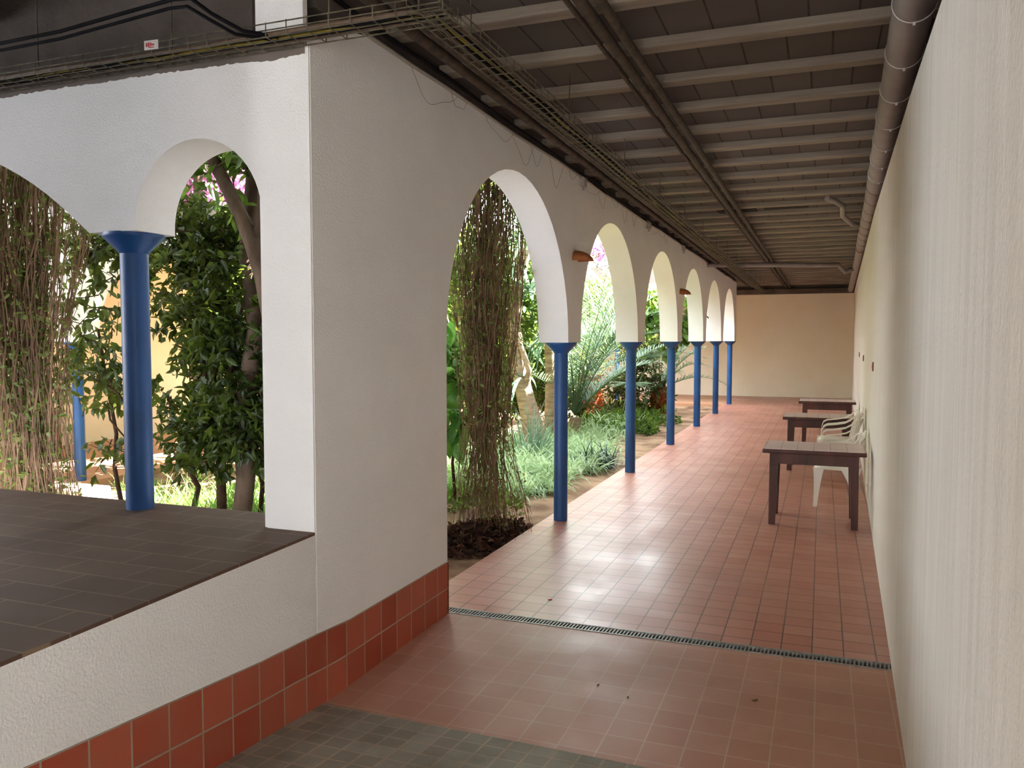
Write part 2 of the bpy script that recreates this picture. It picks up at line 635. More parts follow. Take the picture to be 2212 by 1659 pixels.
def toparc(s):
    for (a, za), (b, zb) in zip(tops, tops[1:]):
        if s <= b:
            return za + (zb - za) * (s - a) / (b - a)
    return 3.42


low2 = [low[0]] + [(s, -.02) for s, _ in tops[1:-1]] + low[1:]
arch_wall('wall_left', low2, toparc, lambda s, d, z: (-2.28 - d, s, z), .30, M['plaster'])

# near raised wing arcade, square to the corridor
ZP2 = 2.375
cX = -2.945
low = [(-2.283, .86), (-2.56, .86), (-2.56, 2.42)]
r = (-2.56 + 3.365) / 2
low += [(s, z) for s, z in [(-2.56 - r + r * math.cos(math.pi * k / 28), 2.40 + .41 * math.sin(math.pi * k / 28)) for k in range(29)]][0:]
low += [(-3.365, ZP2), (-3.685, ZP2)]
cA, zA, RA = -5.24, .67, 2.3
hs = math.sqrt(RA ** 2 - (ZP2 - zA) ** 2)
a0 = math.atan2(ZP2 - zA, hs)
for k in range(1, 28):
    a = a0 + (math.pi - 2 * a0) * k / 28
    low.append((cA + RA * math.cos(a), zA + RA * math.sin(a)))
low += [(cA - hs, ZP2), (cA - hs - .32, ZP2)]
c2 = cA - hs - .32 - hs
for k in range(1, 28):
    a = a0 + (math.pi - 2 * a0) * k / 28
    low.append((c2 + RA * math.cos(a), zA + RA * math.sin(a)))
low += [(c2 - hs, ZP2), (c2 - hs, .86), (-12.2, .86)]
rs = np.random.RandomState(11)
arch_wall('wall_near', low, lambda s: 3.205, lambda s, d, z: (s, 3.30 + d, z), .28, M['plaster'])

# back wing arcade and far left wing arcade
def simple_arcade(name, cols, to3, mat, r0):
    low = [(cols[0] - .215, ZCAP), (cols[0] + .215, ZCAP)]
    for a, b in zip(cols, cols[1:]):
        low += semi((a + b) / 2, (b - a) / 2 - .215, ZCAP, 20)
        low += [(b + .215, ZCAP)]
    return arch_wall(name, low, lambda s: WALLTOP, to3, .28, mat)


BACKX = [0, 3.22, 6.44]
simple_arcade('wall_far_wing', [.43, 3.22, 6.46], lambda s, d, z: (COLX - s, 23.39 + d, z), M['plaster'], 0)
LEFTY = [4.552 + PITCHC * k for k in range(7)]
simple_arcade('wall_left_wing', LEFTY, lambda s, d, z: (-8.74 - d, s, z), M['plaster'], 0)

# parapet below the raised wing, slightly turned
mb = MB()
PX = lambda y: -2.281 + (3.30 - y) * .045
poly = [(PX(3.302), 3.302), (PX(1.0), 1.0), (PX(-3), -3), (-2.44, -3), (-2.44, 3.302)]
mb.prism(poly, 'z', -.05, .8655)
struct(mb, 'wall_parapet', M['plaster'])
# wall beside the camera, hidden from view, closes the raised wing
mb = MB()
mb.prism([(PX(1.6), 1.6), (PX(-3), -3), (-2.44, -3), (-2.44, 1.6)], 'z', .872, 3.75)
struct(mb, 'wall_left_end', M['plaster'])

# red tile skirting along parapet and pier, follows the ramp
mb = MB()
def skx(y):
    return (PX(y) if y < 3.302 else -2.28) + .007
ys = [-2.8, 0, 1.5, 2.4, 2.86, 3.302, 3.6, 4.0, 4.4, 4.784]
def skt(y):
    return .345 + max(0, 3.6 - y) * .075 + max(0, 2.86 - y) * .03
vs_, fs = [], []
for y in ys:
    b = RZ(y) if y < 3.34 else 0
    b -= .01
    vs_ += [(skx(y), y, b), (skx(y), y, skt(y)), (skx(y) - .02, y, b), (skx(y) - .02, y, skt(y))]
for i in range(len(ys) - 1):
    a, b = 4 * i, 4 * i + 4
    fs += [(a, b, b + 1, a + 1), (a + 1, b + 1, b + 3, a + 3), (a + 2, a + 3, b + 3, b + 2)]
fs += [(0, 1, 3, 2), (len(vs_) - 4, len(vs_) - 2, len(vs_) - 1, len(vs_) - 3)]
mb.add(vs_, fs)
mb.box(-2.581, 4.775, -.02, -2.273, 4.792, .345)
sk = struct(mb, 'baseboard_left', M['skirting'])
uvl = sk.data.uv_layers.new(name='tiles')
for lp in sk.data.loops:
    v = sk.data.vertices[lp.vertex_index].co
    b = (RZ(v.y) if v.y < 3.34 else 0) - .01
    uvl.data[lp.index].uv = (v.y + (v.x + 2.28) * .5, .344 * max(0, min(1, (v.z - b) / (skt(min(v.y, 4.784)) - b))) - .001)

# right wall (runs very slightly away from the arcade) and bare strip above it
mb = MB()
def wtop(y):
    return float(np.interp(y, [-3, 3.1, 4.5, 9.5, 20, 27.2], [2.78, 2.936, 3.01, 3.17, 3.25, 3.29]))
vs_, fs = [], []
WY = [.95, 3.1, 4.5, 6.5, 9.5, 14, 20, 27.2]
for y in WY:
    vs_ += [(rwx(y), y, -.1), (rwx(y), y, wtop(y)), (rwx(y) + .3, y, wtop(y)), (rwx(y) + .3, y, -.1)]
for i in range(len(WY) - 1):
    a = 4 * i
    fs += [(a + k, a + (k + 1) % 4, a + 4 + (k + 1) % 4, a + 4 + k) for k in range(4)]
fs += [(0, 1, 2, 3), tuple(range(4 * len(WY) - 1, 4 * len(WY) - 5, -1))]
mb.add(vs_, fs)
mb.box(rwx(-2), -2.9, -.1, rwx(-2) + .3, -1.3, 1.0)  # unseen opening left above this low wall, added to light pier and parapet
mb.box(rwx(-2), -3.0, -.1, rwx(-2) + .3, -2.9, 2.80)
mb.box(rwx(0), -1.3, -.1, rwx(0) + .3, .95, 2.85)
struct(mb, 'wall_right', M['plaster_rough'])
mb = MB()
vs_ = [(rwx(-3) + .29, -3, 2.6), (rwx(27.2) + .29, 27.2, 2.6), (rwx(27.2) + .29, 27.2, 3.7), (rwx(-3) + .29, -3, 3.7)]
vs_ += [(x + .2, y, z) for x, y, z in vs_]
mb.add(vs_, [(0, 1, 2, 3), (7, 6, 5, 4), (0, 4, 5, 1), (1, 5, 6, 2), (2, 6, 7, 3), (3, 7, 4, 0)])
struct(mb, 'trim_1', M['dark_concrete'])

# back walls
mb = MB(); mb.box(-12.5, 27.15, -.1, 1.3, 27.4, 3.70)
struct(mb, 'wall_back', M['beige'])
mb = MB(); mb.box(-12.45, 3.0, -.1, -12.1, 27.15, 3.70)
struct(mb, 'wall_far_left', M['cream'])
mb = MB(); mb.box(-12.4, -3.2, -.1, -2.44, -3.0, 3.75)
struct(mb, 'wall_near_end', M['plaster'])
# end of the corridor behind the camera with an open doorway
mb = MB()
mb.box(-2.44, -3.2, -.1, -1.28, -3.0, 3.9)
mb.box(-.92, -3.2, -.1, .6, -3.0, 3.9)
mb.box(-1.28, -3.2, 2.75, -.92, -3.0, 3.9)
struct(mb, 'wall_end', M['plaster'])

# ceiling with joists
ZC = 3.545
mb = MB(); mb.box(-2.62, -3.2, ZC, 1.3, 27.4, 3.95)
mb.box(-3.7, 3.6, 3.70, -2.62, 8.8, 3.95)  # added roof overhang, out of view, keeps sun and sky off the near garden
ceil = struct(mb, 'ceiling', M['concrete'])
k = -4
while True:
    y = 4.82 + .675 * k
    if y > 26.9:
        break
    mb = MB()
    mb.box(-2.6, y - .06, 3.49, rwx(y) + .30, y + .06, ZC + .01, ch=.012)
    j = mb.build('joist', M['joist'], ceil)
    k += 1
mb = MB(); mb.box(-2.60, 3.4, 3.40, -2.31, 23.75, ZC)
struct(mb, 'trim_2', M['dark_concrete'])
mb = MB(); mb.box(-2.62, 26.75, 3.24, rwx(27) + .28, 26.95, 3.40, ch=.02)
mb.box(-2.62, 26.9, 3.30, rwx(27) + .28, 27.16, ZC)
struct(mb, 'trim_3', M['dark_concrete'])
# slabs over the other wings
mb = MB(); mb.box(-12.5, -3.2, 3.75, -2.62, 3.60, 4.0)
mb.box(-8.74, 3.6, 3.78, -3.7, 4.25, 4.0)  # unseen eave slab added to shade the near end of the garden
for x in (-3.1, -4.5, -5.9, -7.3):
    mb.box(x - .14, -3, 3.55, x + .14, 3.3, 3.76)
struct(mb, 'ceiling_near_wing', M['dark_concrete'])
mb = MB(); mb.box(-12.5, 3.30, 3.205, -2.60, 3.57, 3.76)
struct(mb, 'trim_4', M['dark_concrete'])
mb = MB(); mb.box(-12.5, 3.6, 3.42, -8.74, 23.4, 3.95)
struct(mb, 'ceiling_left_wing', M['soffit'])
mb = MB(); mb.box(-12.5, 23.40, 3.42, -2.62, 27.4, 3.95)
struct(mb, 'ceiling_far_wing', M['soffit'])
# unseen wall added above the near wing to block sky light
mb = MB(); mb.box(-12.5, 3.25, 4.0, -2.62, 3.55, 7.2)
struct(mb, 'wall_sky_block', M['soffit'])
# bare patch of unpainted wall along the top of the near wing wall
mb = MB()
rs = np.random.RandomState(5)
xs = np.linspace(-7.0, -2.30, 260)
e = np.cumsum(rs.randn(260)) * .004
e = 3.118 + (e - np.linspace(e[0], e[-1], 260)) * .5 + .002 * rs.randn(260) + np.linspace(0, .03, 260)
vs_ = []
for x, z in zip(xs, e):
    vs_ += [(x, 3.2965, z), (x, 3.2965, 3.21), (x, 3.302, z), (x, 3.302, 3.21)]
fs = []
for i in range(259):
    a = i * 4
    fs += [(a, a + 4, a + 5, a + 1), (a, a + 2, a + 6, a + 4)]
mb.add(vs_, fs)
struct(mb, 'trim_5', M['soffit'])
# pale plaster block on the wall head by the corner
mb = MB(); mb.box(-2.57, 3.285, 3.2, -2.30, 3.32, 3.76)
struct(mb, 'trim_6', M['plaster'])


# ---------------------------------------------------------------- columns
def column(x, y, z0, h, label, group, r=.069):
    root = empty('column', (x, y, z0), 0, label, 'column', group)
    mb = MB()
    mb.lathe([(r, 0), (r, h - .09)], n=36)
    mb.build('shaft', M['blue'], root, 40)
    mb = MB()
    mb.lathe([(r + .001, h - .105), (r + .006, h - .10), (r + .012, h - .09), (.152, h - .022), (.158, h - .014), (.158, h + .002)], n=36)
    mb.build('capital', M['blue'], root, 40)
    return root


ords = ['blue column closest to the floor drain, first along the corridor arcade',
        'blue corridor column, second from the floor drain',
        'blue corridor column, third from the floor drain',
        'blue corridor column, fourth from the floor drain',
        'blue corridor column, fifth from the floor drain and next to last',
        'blue corridor column standing at the end of the arcade by the back wall']
for y, l in zip(COLY, ords):
    column(COLX, y, 0, ZCAP, l, 'corridor arcade columns')
column(-3.525, 3.445, .869, ZP2 - .869, 'large blue column on the raised brown tiled floor', None, .073)
column(-7.1, 3.445, .869, ZP2 - .869, 'blue column on the raised floor hidden by the hanging vines', None, .073)
for i, y in enumerate(LEFTY):
    column(-8.88, y, 0, ZCAP, ['blue column of the opposite wing beside the near corner',
                               'sunlit pale blue column of the opposite wing with a low stone kerb at its foot',
                               'blue column of the opposite wing behind the dense shrub',
                               'fourth blue column of the opposite wing, behind the slanted trunk',
                               'fifth blue column of the opposite wing, deep behind the garden',
                               'sixth blue column of the opposite wing, near the far wing',
                               'corner blue column where opposite and far wings meet'][i], 'opposite wing columns')
for s, l in ((3.22, 'blue column of the far wing behind the stubby palm'),):
    column(COLX - s, 23.53, 0, ZCAP, l, None)

# ---------------------------------------------------------------- drain grate
dr = empty('drain_grate', (-2.58, 4.84, 0), 0, 'grey metal slotted drain grate running across the terracotta floor', 'drain')
x1 = rwx(4.84) + 2.58 - .002
mb = MB()
mb.box(0, -.052, -.02, x1, -.040, .004)
mb.box(0, .040, -.02, x1, .052, .004)
mb.build('frame', M['drain'], dr)
mb = MB()
nb = 136
for i in range(nb):
    a = (i + .5) * x1 / nb
    mb.add([(a - .007, -.041, .001), (a + .001, -.041, .001), (a + .007, .041, .001), (a - .001, .041, .001),
            (a - .007, -.041, -.015), (a + .001, -.041, -.015), (a + .007, .041, -.015), (a - .001, .041, -.015)],
           [(0, 1, 2, 3), (7, 6, 5, 4), (0, 4, 5, 1), (1, 5, 6, 2), (2, 6, 7, 3), (3, 7, 4, 0)])
mb.build('slotted_grid', M['drain'], dr)
mb = MB()
mb.box(0, -.052, -.12, x1, .052, -.06)
mb.build('channel', M['drain_pit'], dr)


# ---------------------------------------------------------------- tables
def table(x0, x1, y0, y1, label, legh=.75):
    cx, cy = (x0 + x1) / 2, (y0 + y1) / 2
    hx, hy = (x1 - x0) / 2, (y1 - y0) / 2
    t = empty('tiled_table', (cx, cy, 0), 0, label, 'table')
    mb = MB()
    mb.box(-hx, -hy, .705, hx, hy, .745, ch=.006)
    mb.build('tabletop_frame', M['wood'], t, 30)
    mb = MB()
    mb.box(-hx + .008, -hy + .012, .74, hx - .008, hy - .012, .752, ch=.002)
    mb.build('tile_top', M['table_tile'], t)
    mb = MB()
    ax, ay = hx - .075, hy - .06
    mb.box(-ax, -ay - .012, .60, ax, -ay + .012, .708)
    mb.box(-ax, ay - .012, .60, ax, ay + .012, .708)
    mb.box(-ax - .0, -ay, .60, -ax + .024, ay, .708)
    mb.box(ax - .024, -ay, .60, ax, ay, .708)
    mb.build('apron', M['wood'], t)
    for sx in (-1, 1):
        for sy in (-1, 1):
            mb = MB()
            px, py = sx * (hx - .105), sy * (hy - .085)
            a, b = .040, .031
            vs_ = [(px + sx * .012 + dx * b, py + sy * .012 + dy * b, 0) for dx, dy in ((-1, -1), (1, -1), (1, 1), (-1, 1))]
            vs_ += [(px + dx * a, py + dy * a, .708) for dx, dy in ((-1, -1), (1, -1), (1, 1), (-1, 1))]
            mb.add(vs_, [(3, 2, 1, 0), (4, 5, 6, 7), (0, 1, 5, 4), (1, 2, 6, 5), (2, 3, 7, 6), (3, 0, 4, 7)])
            mb.build('leg', M['wood'], t)
    return t


table(-.522, .412, 8.22, 8.90, 'dark wooden table with pink tiled top, the one closest to the floor drain')
table(-.489, .425, 11.78, 12.46, 'dark wooden table with pink tiled top, middle of the three by the wall')
table(-.362, .560, 14.90, 15.52, 'dark wooden table with pink tiled top, last before the back wall')
table(-11.85, -10.75, 8.4, 9.1, 'dark wooden table across the garden against the cream wall')


# ---------------------------------------------------------------- plastic armchairs
def chair(label, loc, rz, group=None, tilt=0.0):
    c = empty('plastic_armchair', loc, rz, label, 'chair', group)
    if tilt:
        c.rotation_euler = (0, tilt, rz)
    # local +x is the front
    def sheet(fn, nu, nv, th):
        bm = bmesh.new()
        g = [[bm.verts.new(fn(i / nu, j / nv)) for j in range(nv + 1)] for i in range(nu + 1)]
        for i in range(nu):
            for j in range(nv):
                bm.faces.new((g[i][j], g[i + 1][j], g[i + 1][j + 1], g[i][j + 1]))
        bmesh.ops.recalc_face_normals(bm, faces=bm.faces)
        bmesh.ops.solidify(bm, geom=list(bm.faces), thickness=th)
        return bm
    def seat(u, v):
        x = -.165 + .385 * u
        w = .245 - .03 * (1 - u)
        y = (v * 2 - 1) * w
        z = .425 - .02 * (1 - (v * 2 - 1) ** 2) + .012 * u
        if u > .85:
            z -= (u - .85) * .28
        z -= max(0, abs(v * 2 - 1) - .86) * .22
        return (x, y, z)
    mb = MB(); bm = sheet(seat, 14, 14, .008); mb.bm(bm); bm.free()
    mb.build('seat', M['white_plastic'], c, 45)
    # backrest: frame and vertical slats
    mb = MB()
    def bp(v, t):      # v -1..1 across, t 0..1 up
        w = .215 + .03 * t - .05 * max(0, t - .7) / .3
        x = -.165 - .105 * t ** 1.1 - .03 * (1 - v * v)
        return Vector((x, v * w, .42 + .40 * t - (.07 * v * v * max(0, t - .75) / .25)))
    for v in (-.62, -.31, 0, .31, .62):
        a = [bp(v - .09, t) for t in (.08, .3, .5, .7, .86)]
        b = [bp(v + .09, t) for t in (.08, .3, .5, .7, .86)]
        vs_ = []
        for p, q in zip(a, b):
            vs_ += [p, q, q - Vector((.009, 0, 0)), p - Vector((.009, 0, 0))]
        fs = []
        for i in range(4):
            for k in range(4):
                s_, n_ = 4 * i + k, 4 * i + (k + 1) % 4
                fs.append((s_, n_, n_ + 4, s_ + 4))
        mb.add(vs_, fs)
    def band(t0, t1, d=.012):
        n = 14
        vs_ = []
        for i in range(n + 1):
            v = -1 + 2 * i / n
            vs_ += [bp(v, t0), bp(v, t1), bp(v, t1) - Vector((d, 0, 0)), bp(v, t0) - Vector((d, 0, 0))]
        fs = []
        for i in range(n):
            for k in range(4):
                s_, n_ = 4 * i + k, 4 * i + (k + 1) % 4
                fs.append((s_, n_, n_ + 4, s_ + 4))
        fs += [(0, 1, 2, 3), (4 * n, 4 * n + 3, 4 * n + 2, 4 * n + 1)]
        mb.add(vs_, fs)
    band(.84, 1.0)
    band(0, .1)
    for s_ in (-1, 1):
        mb.tube([bp(s_ * .93, t) for t in (0, .25, .5, .75, .95)], .016, 8)
    mb.build('backrest', M['white_plastic'], c, 45)
    for s_ in (-1, 1):
        # arm: from the back curving forward and down into the front leg
        mb = MB()
        pth = [(-.262, .225, .785), (-.225, .255, .755), (-.175, .282, .705), (-.105, .294, .665), (0, .296, .645), (.11, .293, .632), (.155, .286, .605), (.172, .275, .56), (.180, .262, .49), (.180, .25, .43)]
        w = [.018, .022, .028, .030, .032, .032, .030, .028, .028, .028]
        vs_ = []
        for (x, y, z), ww in zip(pth, w):
            vs_ += [(x, s_ * (y - ww), z), (x, s_ * (y + ww), z), (x - .003, s_ * (y + ww), z - .013), (x - .003, s_ * (y - ww), z - .013)]
        fs = [(0, 1, 2, 3)]
        n = len(pth)
        for i in range(n - 1):
            for k in range(4):
                a, b = 4 * i + k, 4 * i + (k + 1) % 4
                fs.append((a, b, b + 4, a + 4))
        fs.append((4 * n - 4, 4 * n - 1, 4 * n - 2, 4 * n - 3))
        mb.add(vs_, fs)
        mb.build('armrest', M['white_plastic'], c, 40)
        for fr in (1, -1):
            mb = MB()
            if fr > 0:
                top, bot = (.175, s_ * .235), (.205, s_ * .275)
            else:
                top, bot = (-.15, s_ * .215), (-.215, s_ * .265)
            ns = 8
            vs_ = []
            for i in range(ns + 1):
                t = i / ns
                x = top[0] + (bot[0] - top[0]) * t ** (1.0 if fr > 0 else 1.25)
                y = top[1] + (bot[1] - top[1]) * t
                z = .42 * (1 - t)
                w1 = .036 - .016 * t + (.07 * (1 - t) ** 3 if fr < 0 else .02 * (1 - t) ** 3)
                w2 = .028 - .008 * t
                vs_ += [(x - w1, y - w2, z), (x + w1, y - w2, z), (x + w1, y + w2, z), (x - w1, y + w2, z)]
            fs = [(0, 1, 2, 3), (4 * ns, 4 * ns + 3, 4 * ns + 2, 4 * ns + 1)]
            for i in range(ns):
                for k in range(4):
                    a, b = 4 * i + k, 4 * i + (k + 1) % 4
                    fs.append((a, b, b + 4, a + 4))
            mb.add(vs_, fs)
            mb.build('leg', M['white_plastic'], c, 50)
    return c


ch0 = chair('white plastic armchair on its own between first and second tables, low backed', (.165, 9.62, 0), math.pi)
for i, l in enumerate(['lowest white plastic armchair of the stack in front of the middle table',
                       'second white plastic armchair up in the stack in front of the middle table',
                       'topmost white plastic armchair of the stack in front of the middle table']):
    c = copy_tree(ch0)
    c.location = (.19, 11.05, .07 * i)
    tag(c, l, 'chair', 'stacked white armchairs')

# ---------------------------------------------------------------- wall lamps, plates
def wall_lamp(y, z, label):
    o = empty('wall_lamp', (-2.28, y, z), 0, label, 'lamp', 'terracotta wall lamps')
    bm = bmesh.new()
    n, m_ = 14, 10
    L_, Hh, Wd = .17, .095, .10
    g = []
    for i in range(n + 1):
        t = i / n
        prof = math.sqrt(max(0, 1 - t ** 1.7))
        row = []
        for j in range(m_ + 1):
            a = math.pi * j / m_
            row.append(bm.verts.new((t * L_, -math.cos(a) * Wd * (1 - .35 * t), math.sin(a) * Hh * prof)))
        g.append(row)
    for i in range(n):
        for j in range(m_):
            bm.faces.new((g[i][j], g[i + 1][j], g[i + 1][j + 1], g[i][j + 1]))
    bmesh.ops.recalc_face_normals(bm, faces=bm.faces)
    bmesh.ops.solidify(bm, geom=list(bm.faces), thickness=.008)
    mb = MB(); mb.bm(bm); bm.free()
    mb.build('shade', M['terracotta'], o, 50)
    mb = MB(); mb.box(0, -.05, .01, .012, .05, .07, ch=.003)
    mb.build('mount', M['box_grey'], o)


wall_lamp(7.72, 2.575, 'terracotta half-round wall lamp above the first blue column')
wall_lamp(14.06, 2.58, 'terracotta half-round wall lamp above the third blue column')
for y, l in ((8.77, 'small brown plate on the white wall above the first table'),
             (12.85, 'small brown plate on the white wall above the second table'),
             (16.05, 'small brown plate on the white wall above the last table')):
    mb = MB(); mb.box(-.012, -.05, -.045, .002, .05, .045, ch=.004)
    mb.box(-.015, -.02, -.02, -.011, .02, .02)
    o = mb.build('wall_plate', M['plate'], None, None, (rwx(y), y, 1.54))
    tag(o, l, 'plate', 'brown wall plates')

# ---------------------------------------------------------------- pipes and cables under the ceiling
def pipe(name, pts, r, mat, label, cat='pipe', n=12, group=None):
    mb = MB(); mb.tube(pts, r, n)
    o = mb.build(name, mat, None, 50)
    return tag(o, label, cat, group)


def bpz(y):
    return 3.33


def bpx(y):
    return float(np.interp(y, [-3, 4.1, 10.4, 20.6, 27], BPX))


BPX = [.20, .36, .507, .675, .78]
bp_ = empty('drain_pipe', (bpx(3), 3, bpz(3)), 0, 'thick grey plastic pipe running along the top of the white side wall', 'pipe')
def rel(p):
    return tuple(a - b for a, b in zip(p, (bpx(3), 3, bpz(3))))
mb = MB(); mb.tube([rel((bpx(y), y, bpz(y))) for y in (-2.9, 3.6, 10, 14.6)], .092, 28)
mb.build('wide_section', M['pipe_grey'], bp_, 50)
mb = MB(); mb.tube([rel((bpx(y), y, bpz(y))) for y in (14.6, 18, 22, 26.7)], .078, 24)
mb.build('narrow_section', M['pipe_grey'], bp_, 50)
for i in range(20):
    y = 4.16 + .675 * i
    if y > 14.4:
        break
    mb = MB()
    c = Vector(rel((bpx(y), y, bpz(y))))
    nr = 30
    ring = [c + Vector((.0945 * math.cos(2 * math.pi * q / nr), 0, .0945 * math.sin(2 * math.pi * q / nr))) for q in range(nr + 1)]
    mb.tube(ring, .0030 if i < 7 else .002, 6)
    mb.box(c.x - .006, c.y - .004, c.z - .108, c.x + .006, c.y + .004, c.z - .092)
    mb.build('clamp', M['clamp'] if i < 7 else M['rust'], bp_)
mb = MB()
c = rel((bpx(14.6), 14.6, bpz(14.6)))
mb.tube([(c[0] - .002, c[1] - .06, c[2]), (c[0] + .002, c[1] + .06, c[2])], .099, 26)
mb.build('collar', M['rust'], bp_, 40)

pipe('ceiling_pipe', [(-1.14, -2, 3.44), (-1.11, 10, 3.44), (-1.06, 26.7, 3.44)], .03, M['pipe_dark'], 'dark rusty pipe under the joists, thicker middle one of three', group='rusty ceiling pipes')
pipe('ceiling_pipe', [(-1.045, -2, 3.44), (-1.02, 10, 3.44), (-.97, 26.7, 3.44)], .026, M['pipe_dark'], 'dark rusty pipe under the joists, one towards the white side wall', group='rusty ceiling pipes')
pipe('ceiling_pipe', [(-1.21, -2, 3.45), (-1.18, 10, 3.45), (-1.13, 26.7, 3.45)], .014, M['pipe_dark'], 'thin rusty rod under the joists beside two thicker pipes', group='rusty ceiling pipes')
pipe('wall_pipe', [(-1.90, 3.2, 3.39), (-1.93, 12, 3.39), (-1.96, 25, 3.39)], .034, M['pipe_dark'], 'dark pipe under the ceiling closest to the wire cable tray', group='dark pipes by the arcade')
pipe('wall_pipe', [(-2.02, 3.2, 3.40), (-2.05, 12, 3.40), (-2.08, 25, 3.40)], .03, M['pipe_dark'], 'dark pipe under the ceiling closest to the arcade wall', group='dark pipes by the arcade')
rs = random.Random(4)
pts = [(-2.262, 3.75 + .55 * i, 3.408 + rs.uniform(-.012, .012)) for i in range(36)]
pipe('conduit', pts, .011, M['box_grey'], 'thin pale conduit along the top edge of the arcade wall', 'conduit', 8)
pts = [(-2.225, 3.35 + .5 * i, 3.43 + rs.uniform(-.02, .02)) for i in range(40)]
pipe('wall_cable', pts, .013, M['cable_black'], 'black cable along the top edge of the arcade wall', 'cable', 6)
# loose wire loops hanging on the wall
mb = MB()
for k in range(16):
    y0 = 4.1 + k * .55 + rs.uniform(0, .2)
    w_ = rs.uniform(.25, .7); dz = rs.uniform(.06, .2)
    mb.tube([(-2.268, y0 + w_ * t / 20, 3.41 - dz * math.sin(math.pi * t / 20) * (1 + .25 * math.sin(t * .35 + k))) for t in range(21)], .0012, 4)
tag(mb.build('loose_wires', M['cable_brown'], None), 'thin loose wires drooping from the top edge of the arcade wall', 'wire', kind='stuff')
for y, z, l in ((7.91, 3.38, 'small grey junction box on the arcade wall above the first column'),
                (11.2, 3.38, 'small grey junction box on the arcade wall above the second column'),
                (14.2, 3.38, 'small grey junction box on the arcade wall above the third column')):
    mb = MB(); mb.box(0, -.055, -.05, .05, .055, .06, ch=.008)
    mb.tube([(.025, 0, -.05), (.025, .01, -.085)], .014, 8)
    o = mb.build('junction_box', M['box_grey'], None, 30, (-2.28, y, z))
    tag(o, l, 'box', 'junction boxes on the arcade wall')

# wire basket tray: along the near wing wall, then along the corridor
TZ = 3.175
tr = empty('cable_tray', (-1.58, 3.2, TZ), 0, 'rusty wire basket cable tray turning the corner under the ceiling', 'cable tray')
def rt_(p):
    return (p[0] + 1.58, p[1] - 3.2, p[2] - TZ)
def tray(run, along, name):
    mb = MB()
    r_ = .0033
    a0_, a1_ = run
    if along == 'y':
        P = lambda a, w, z: rt_((-1.655 + w + (a - 3.1) * -.0022, a, TZ + z))
    else:
        P = lambda a, w, z: rt_((a, 3.125 + w, TZ + z))
    W_ = .15
    for w, z in ((0, 0), (0, .03), (0, .06), (.05, 0), (.10, 0), (W_, 0), (W_, .03), (W_, .06)):
        mb.tube([P(a0_, w, z), P((a0_ + a1_) / 2, w, z), P(a1_, w, z)], r_, 5)
    n = int(abs(a1_ - a0_) / .11)
    for i in range(n + 1):
        a = a0_ + (a1_ - a0_) * i / n
        mb.tube([P(a, 0, .065), P(a, 0, 0), P(a, W_, 0), P(a, W_, .065)], r_, 4)
    return mb.build(name, M['wire'], tr)
tray((3.1, 24.5), 'y', 'corridor_run')
tray((-1.5, -8.5), 'x', 'wing_run')
for i in range(14):
    y = 3.6 + i * 1.6
    mb = MB(); mb.tube([rt_((-1.58, y, TZ)), rt_((-1.58, y, 3.55))], .004, 5)
    mb.build('hanger_rod', M['wire'], tr)
for i in range(5):
    x = -2.1 - i * .9
    mb = MB(); mb.tube([rt_((x, 3.2, TZ)), rt_((x, 3.2, 3.76))], .004, 5)
    mb.build('hanger_rod', M['wire'], tr)

def tray_cable(off, h, r, mat, label, seed, group='cables in the tray', xr=-8.5):
    q = random.Random(seed)
    pts = []
    x = xr
    while x < -1.75:
        pts.append((x, 3.125 + off + q.uniform(-.012, .012), TZ + h + q.uniform(-.004, .012)))
        x += .3
    pts += [(-1.66, 3.135 + off, TZ + h + .005), (-1.60 + off * .4, 3.18 + off * .6, TZ + h)]
    y = 3.5
    while y < 24.4:
        pts.append((-1.655 + off + (y - 3.1) * -.0022 + q.uniform(-.012, .012), y, TZ + h + q.uniform(-.004, .012)))
        y += .4
    pipe('tray_cable', pts, r, mat, label, 'cable', 6, group)
tray_cable(.022, .016, .011, M['cable_brown'], 'brown cable lying in the wire tray at its inner edge', 1)
tray_cable(.045, .016, .010, M['cable_black'], 'black cable lying in the wire tray beside the brown one', 2)
tray_cable(.068, .014, .008, M['cable_yellow'], 'yellow and green cable lying in the wire tray', 3)
tray_cable(.092, .018, .012, M['cable_black'], 'thick black cable lying in the middle of the wire tray', 4)
tray_cable(.120, .016, .011, M['cable_brown'], 'brown cable lying in the wire tray at its outer edge', 5)

pipe('black_cable', [(-6.5, 3.02, 3.36), (-5, 3.0, 3.36), (-3.92, 3.0, 3.30), (-3.5, 3.0, 3.305), (-3.1, 3.0, 3.335), (-2.80, 3.0, 3.355), (-2.70, 3.0, 3.345), (-2.60, 3.02, 3.27), (-2.48, 3.08, 3.20), (-2.36, 3.18, 3.19)],
     .009, M['cable_black'], 'upper of two black cables sweeping down into the wire tray', 'cable', 8, 'loose black cables')
pipe('black_cable', [(-6.5, 3.02, 3.32), (-5, 3.0, 3.32), (-3.92, 3.0, 3.265), (-3.5, 3.0, 3.27), (-3.1, 3.0, 3.298), (-2.82, 3.0, 3.318), (-2.72, 3.0, 3.312), (-2.62, 3.02, 3.25), (-2.52, 3.08, 3.19), (-2.40, 3.18, 3.185)],
     .008, M['cable_black'], 'lower of two black cables sweeping down into the wire tray', 'cable', 8, 'loose black cables')

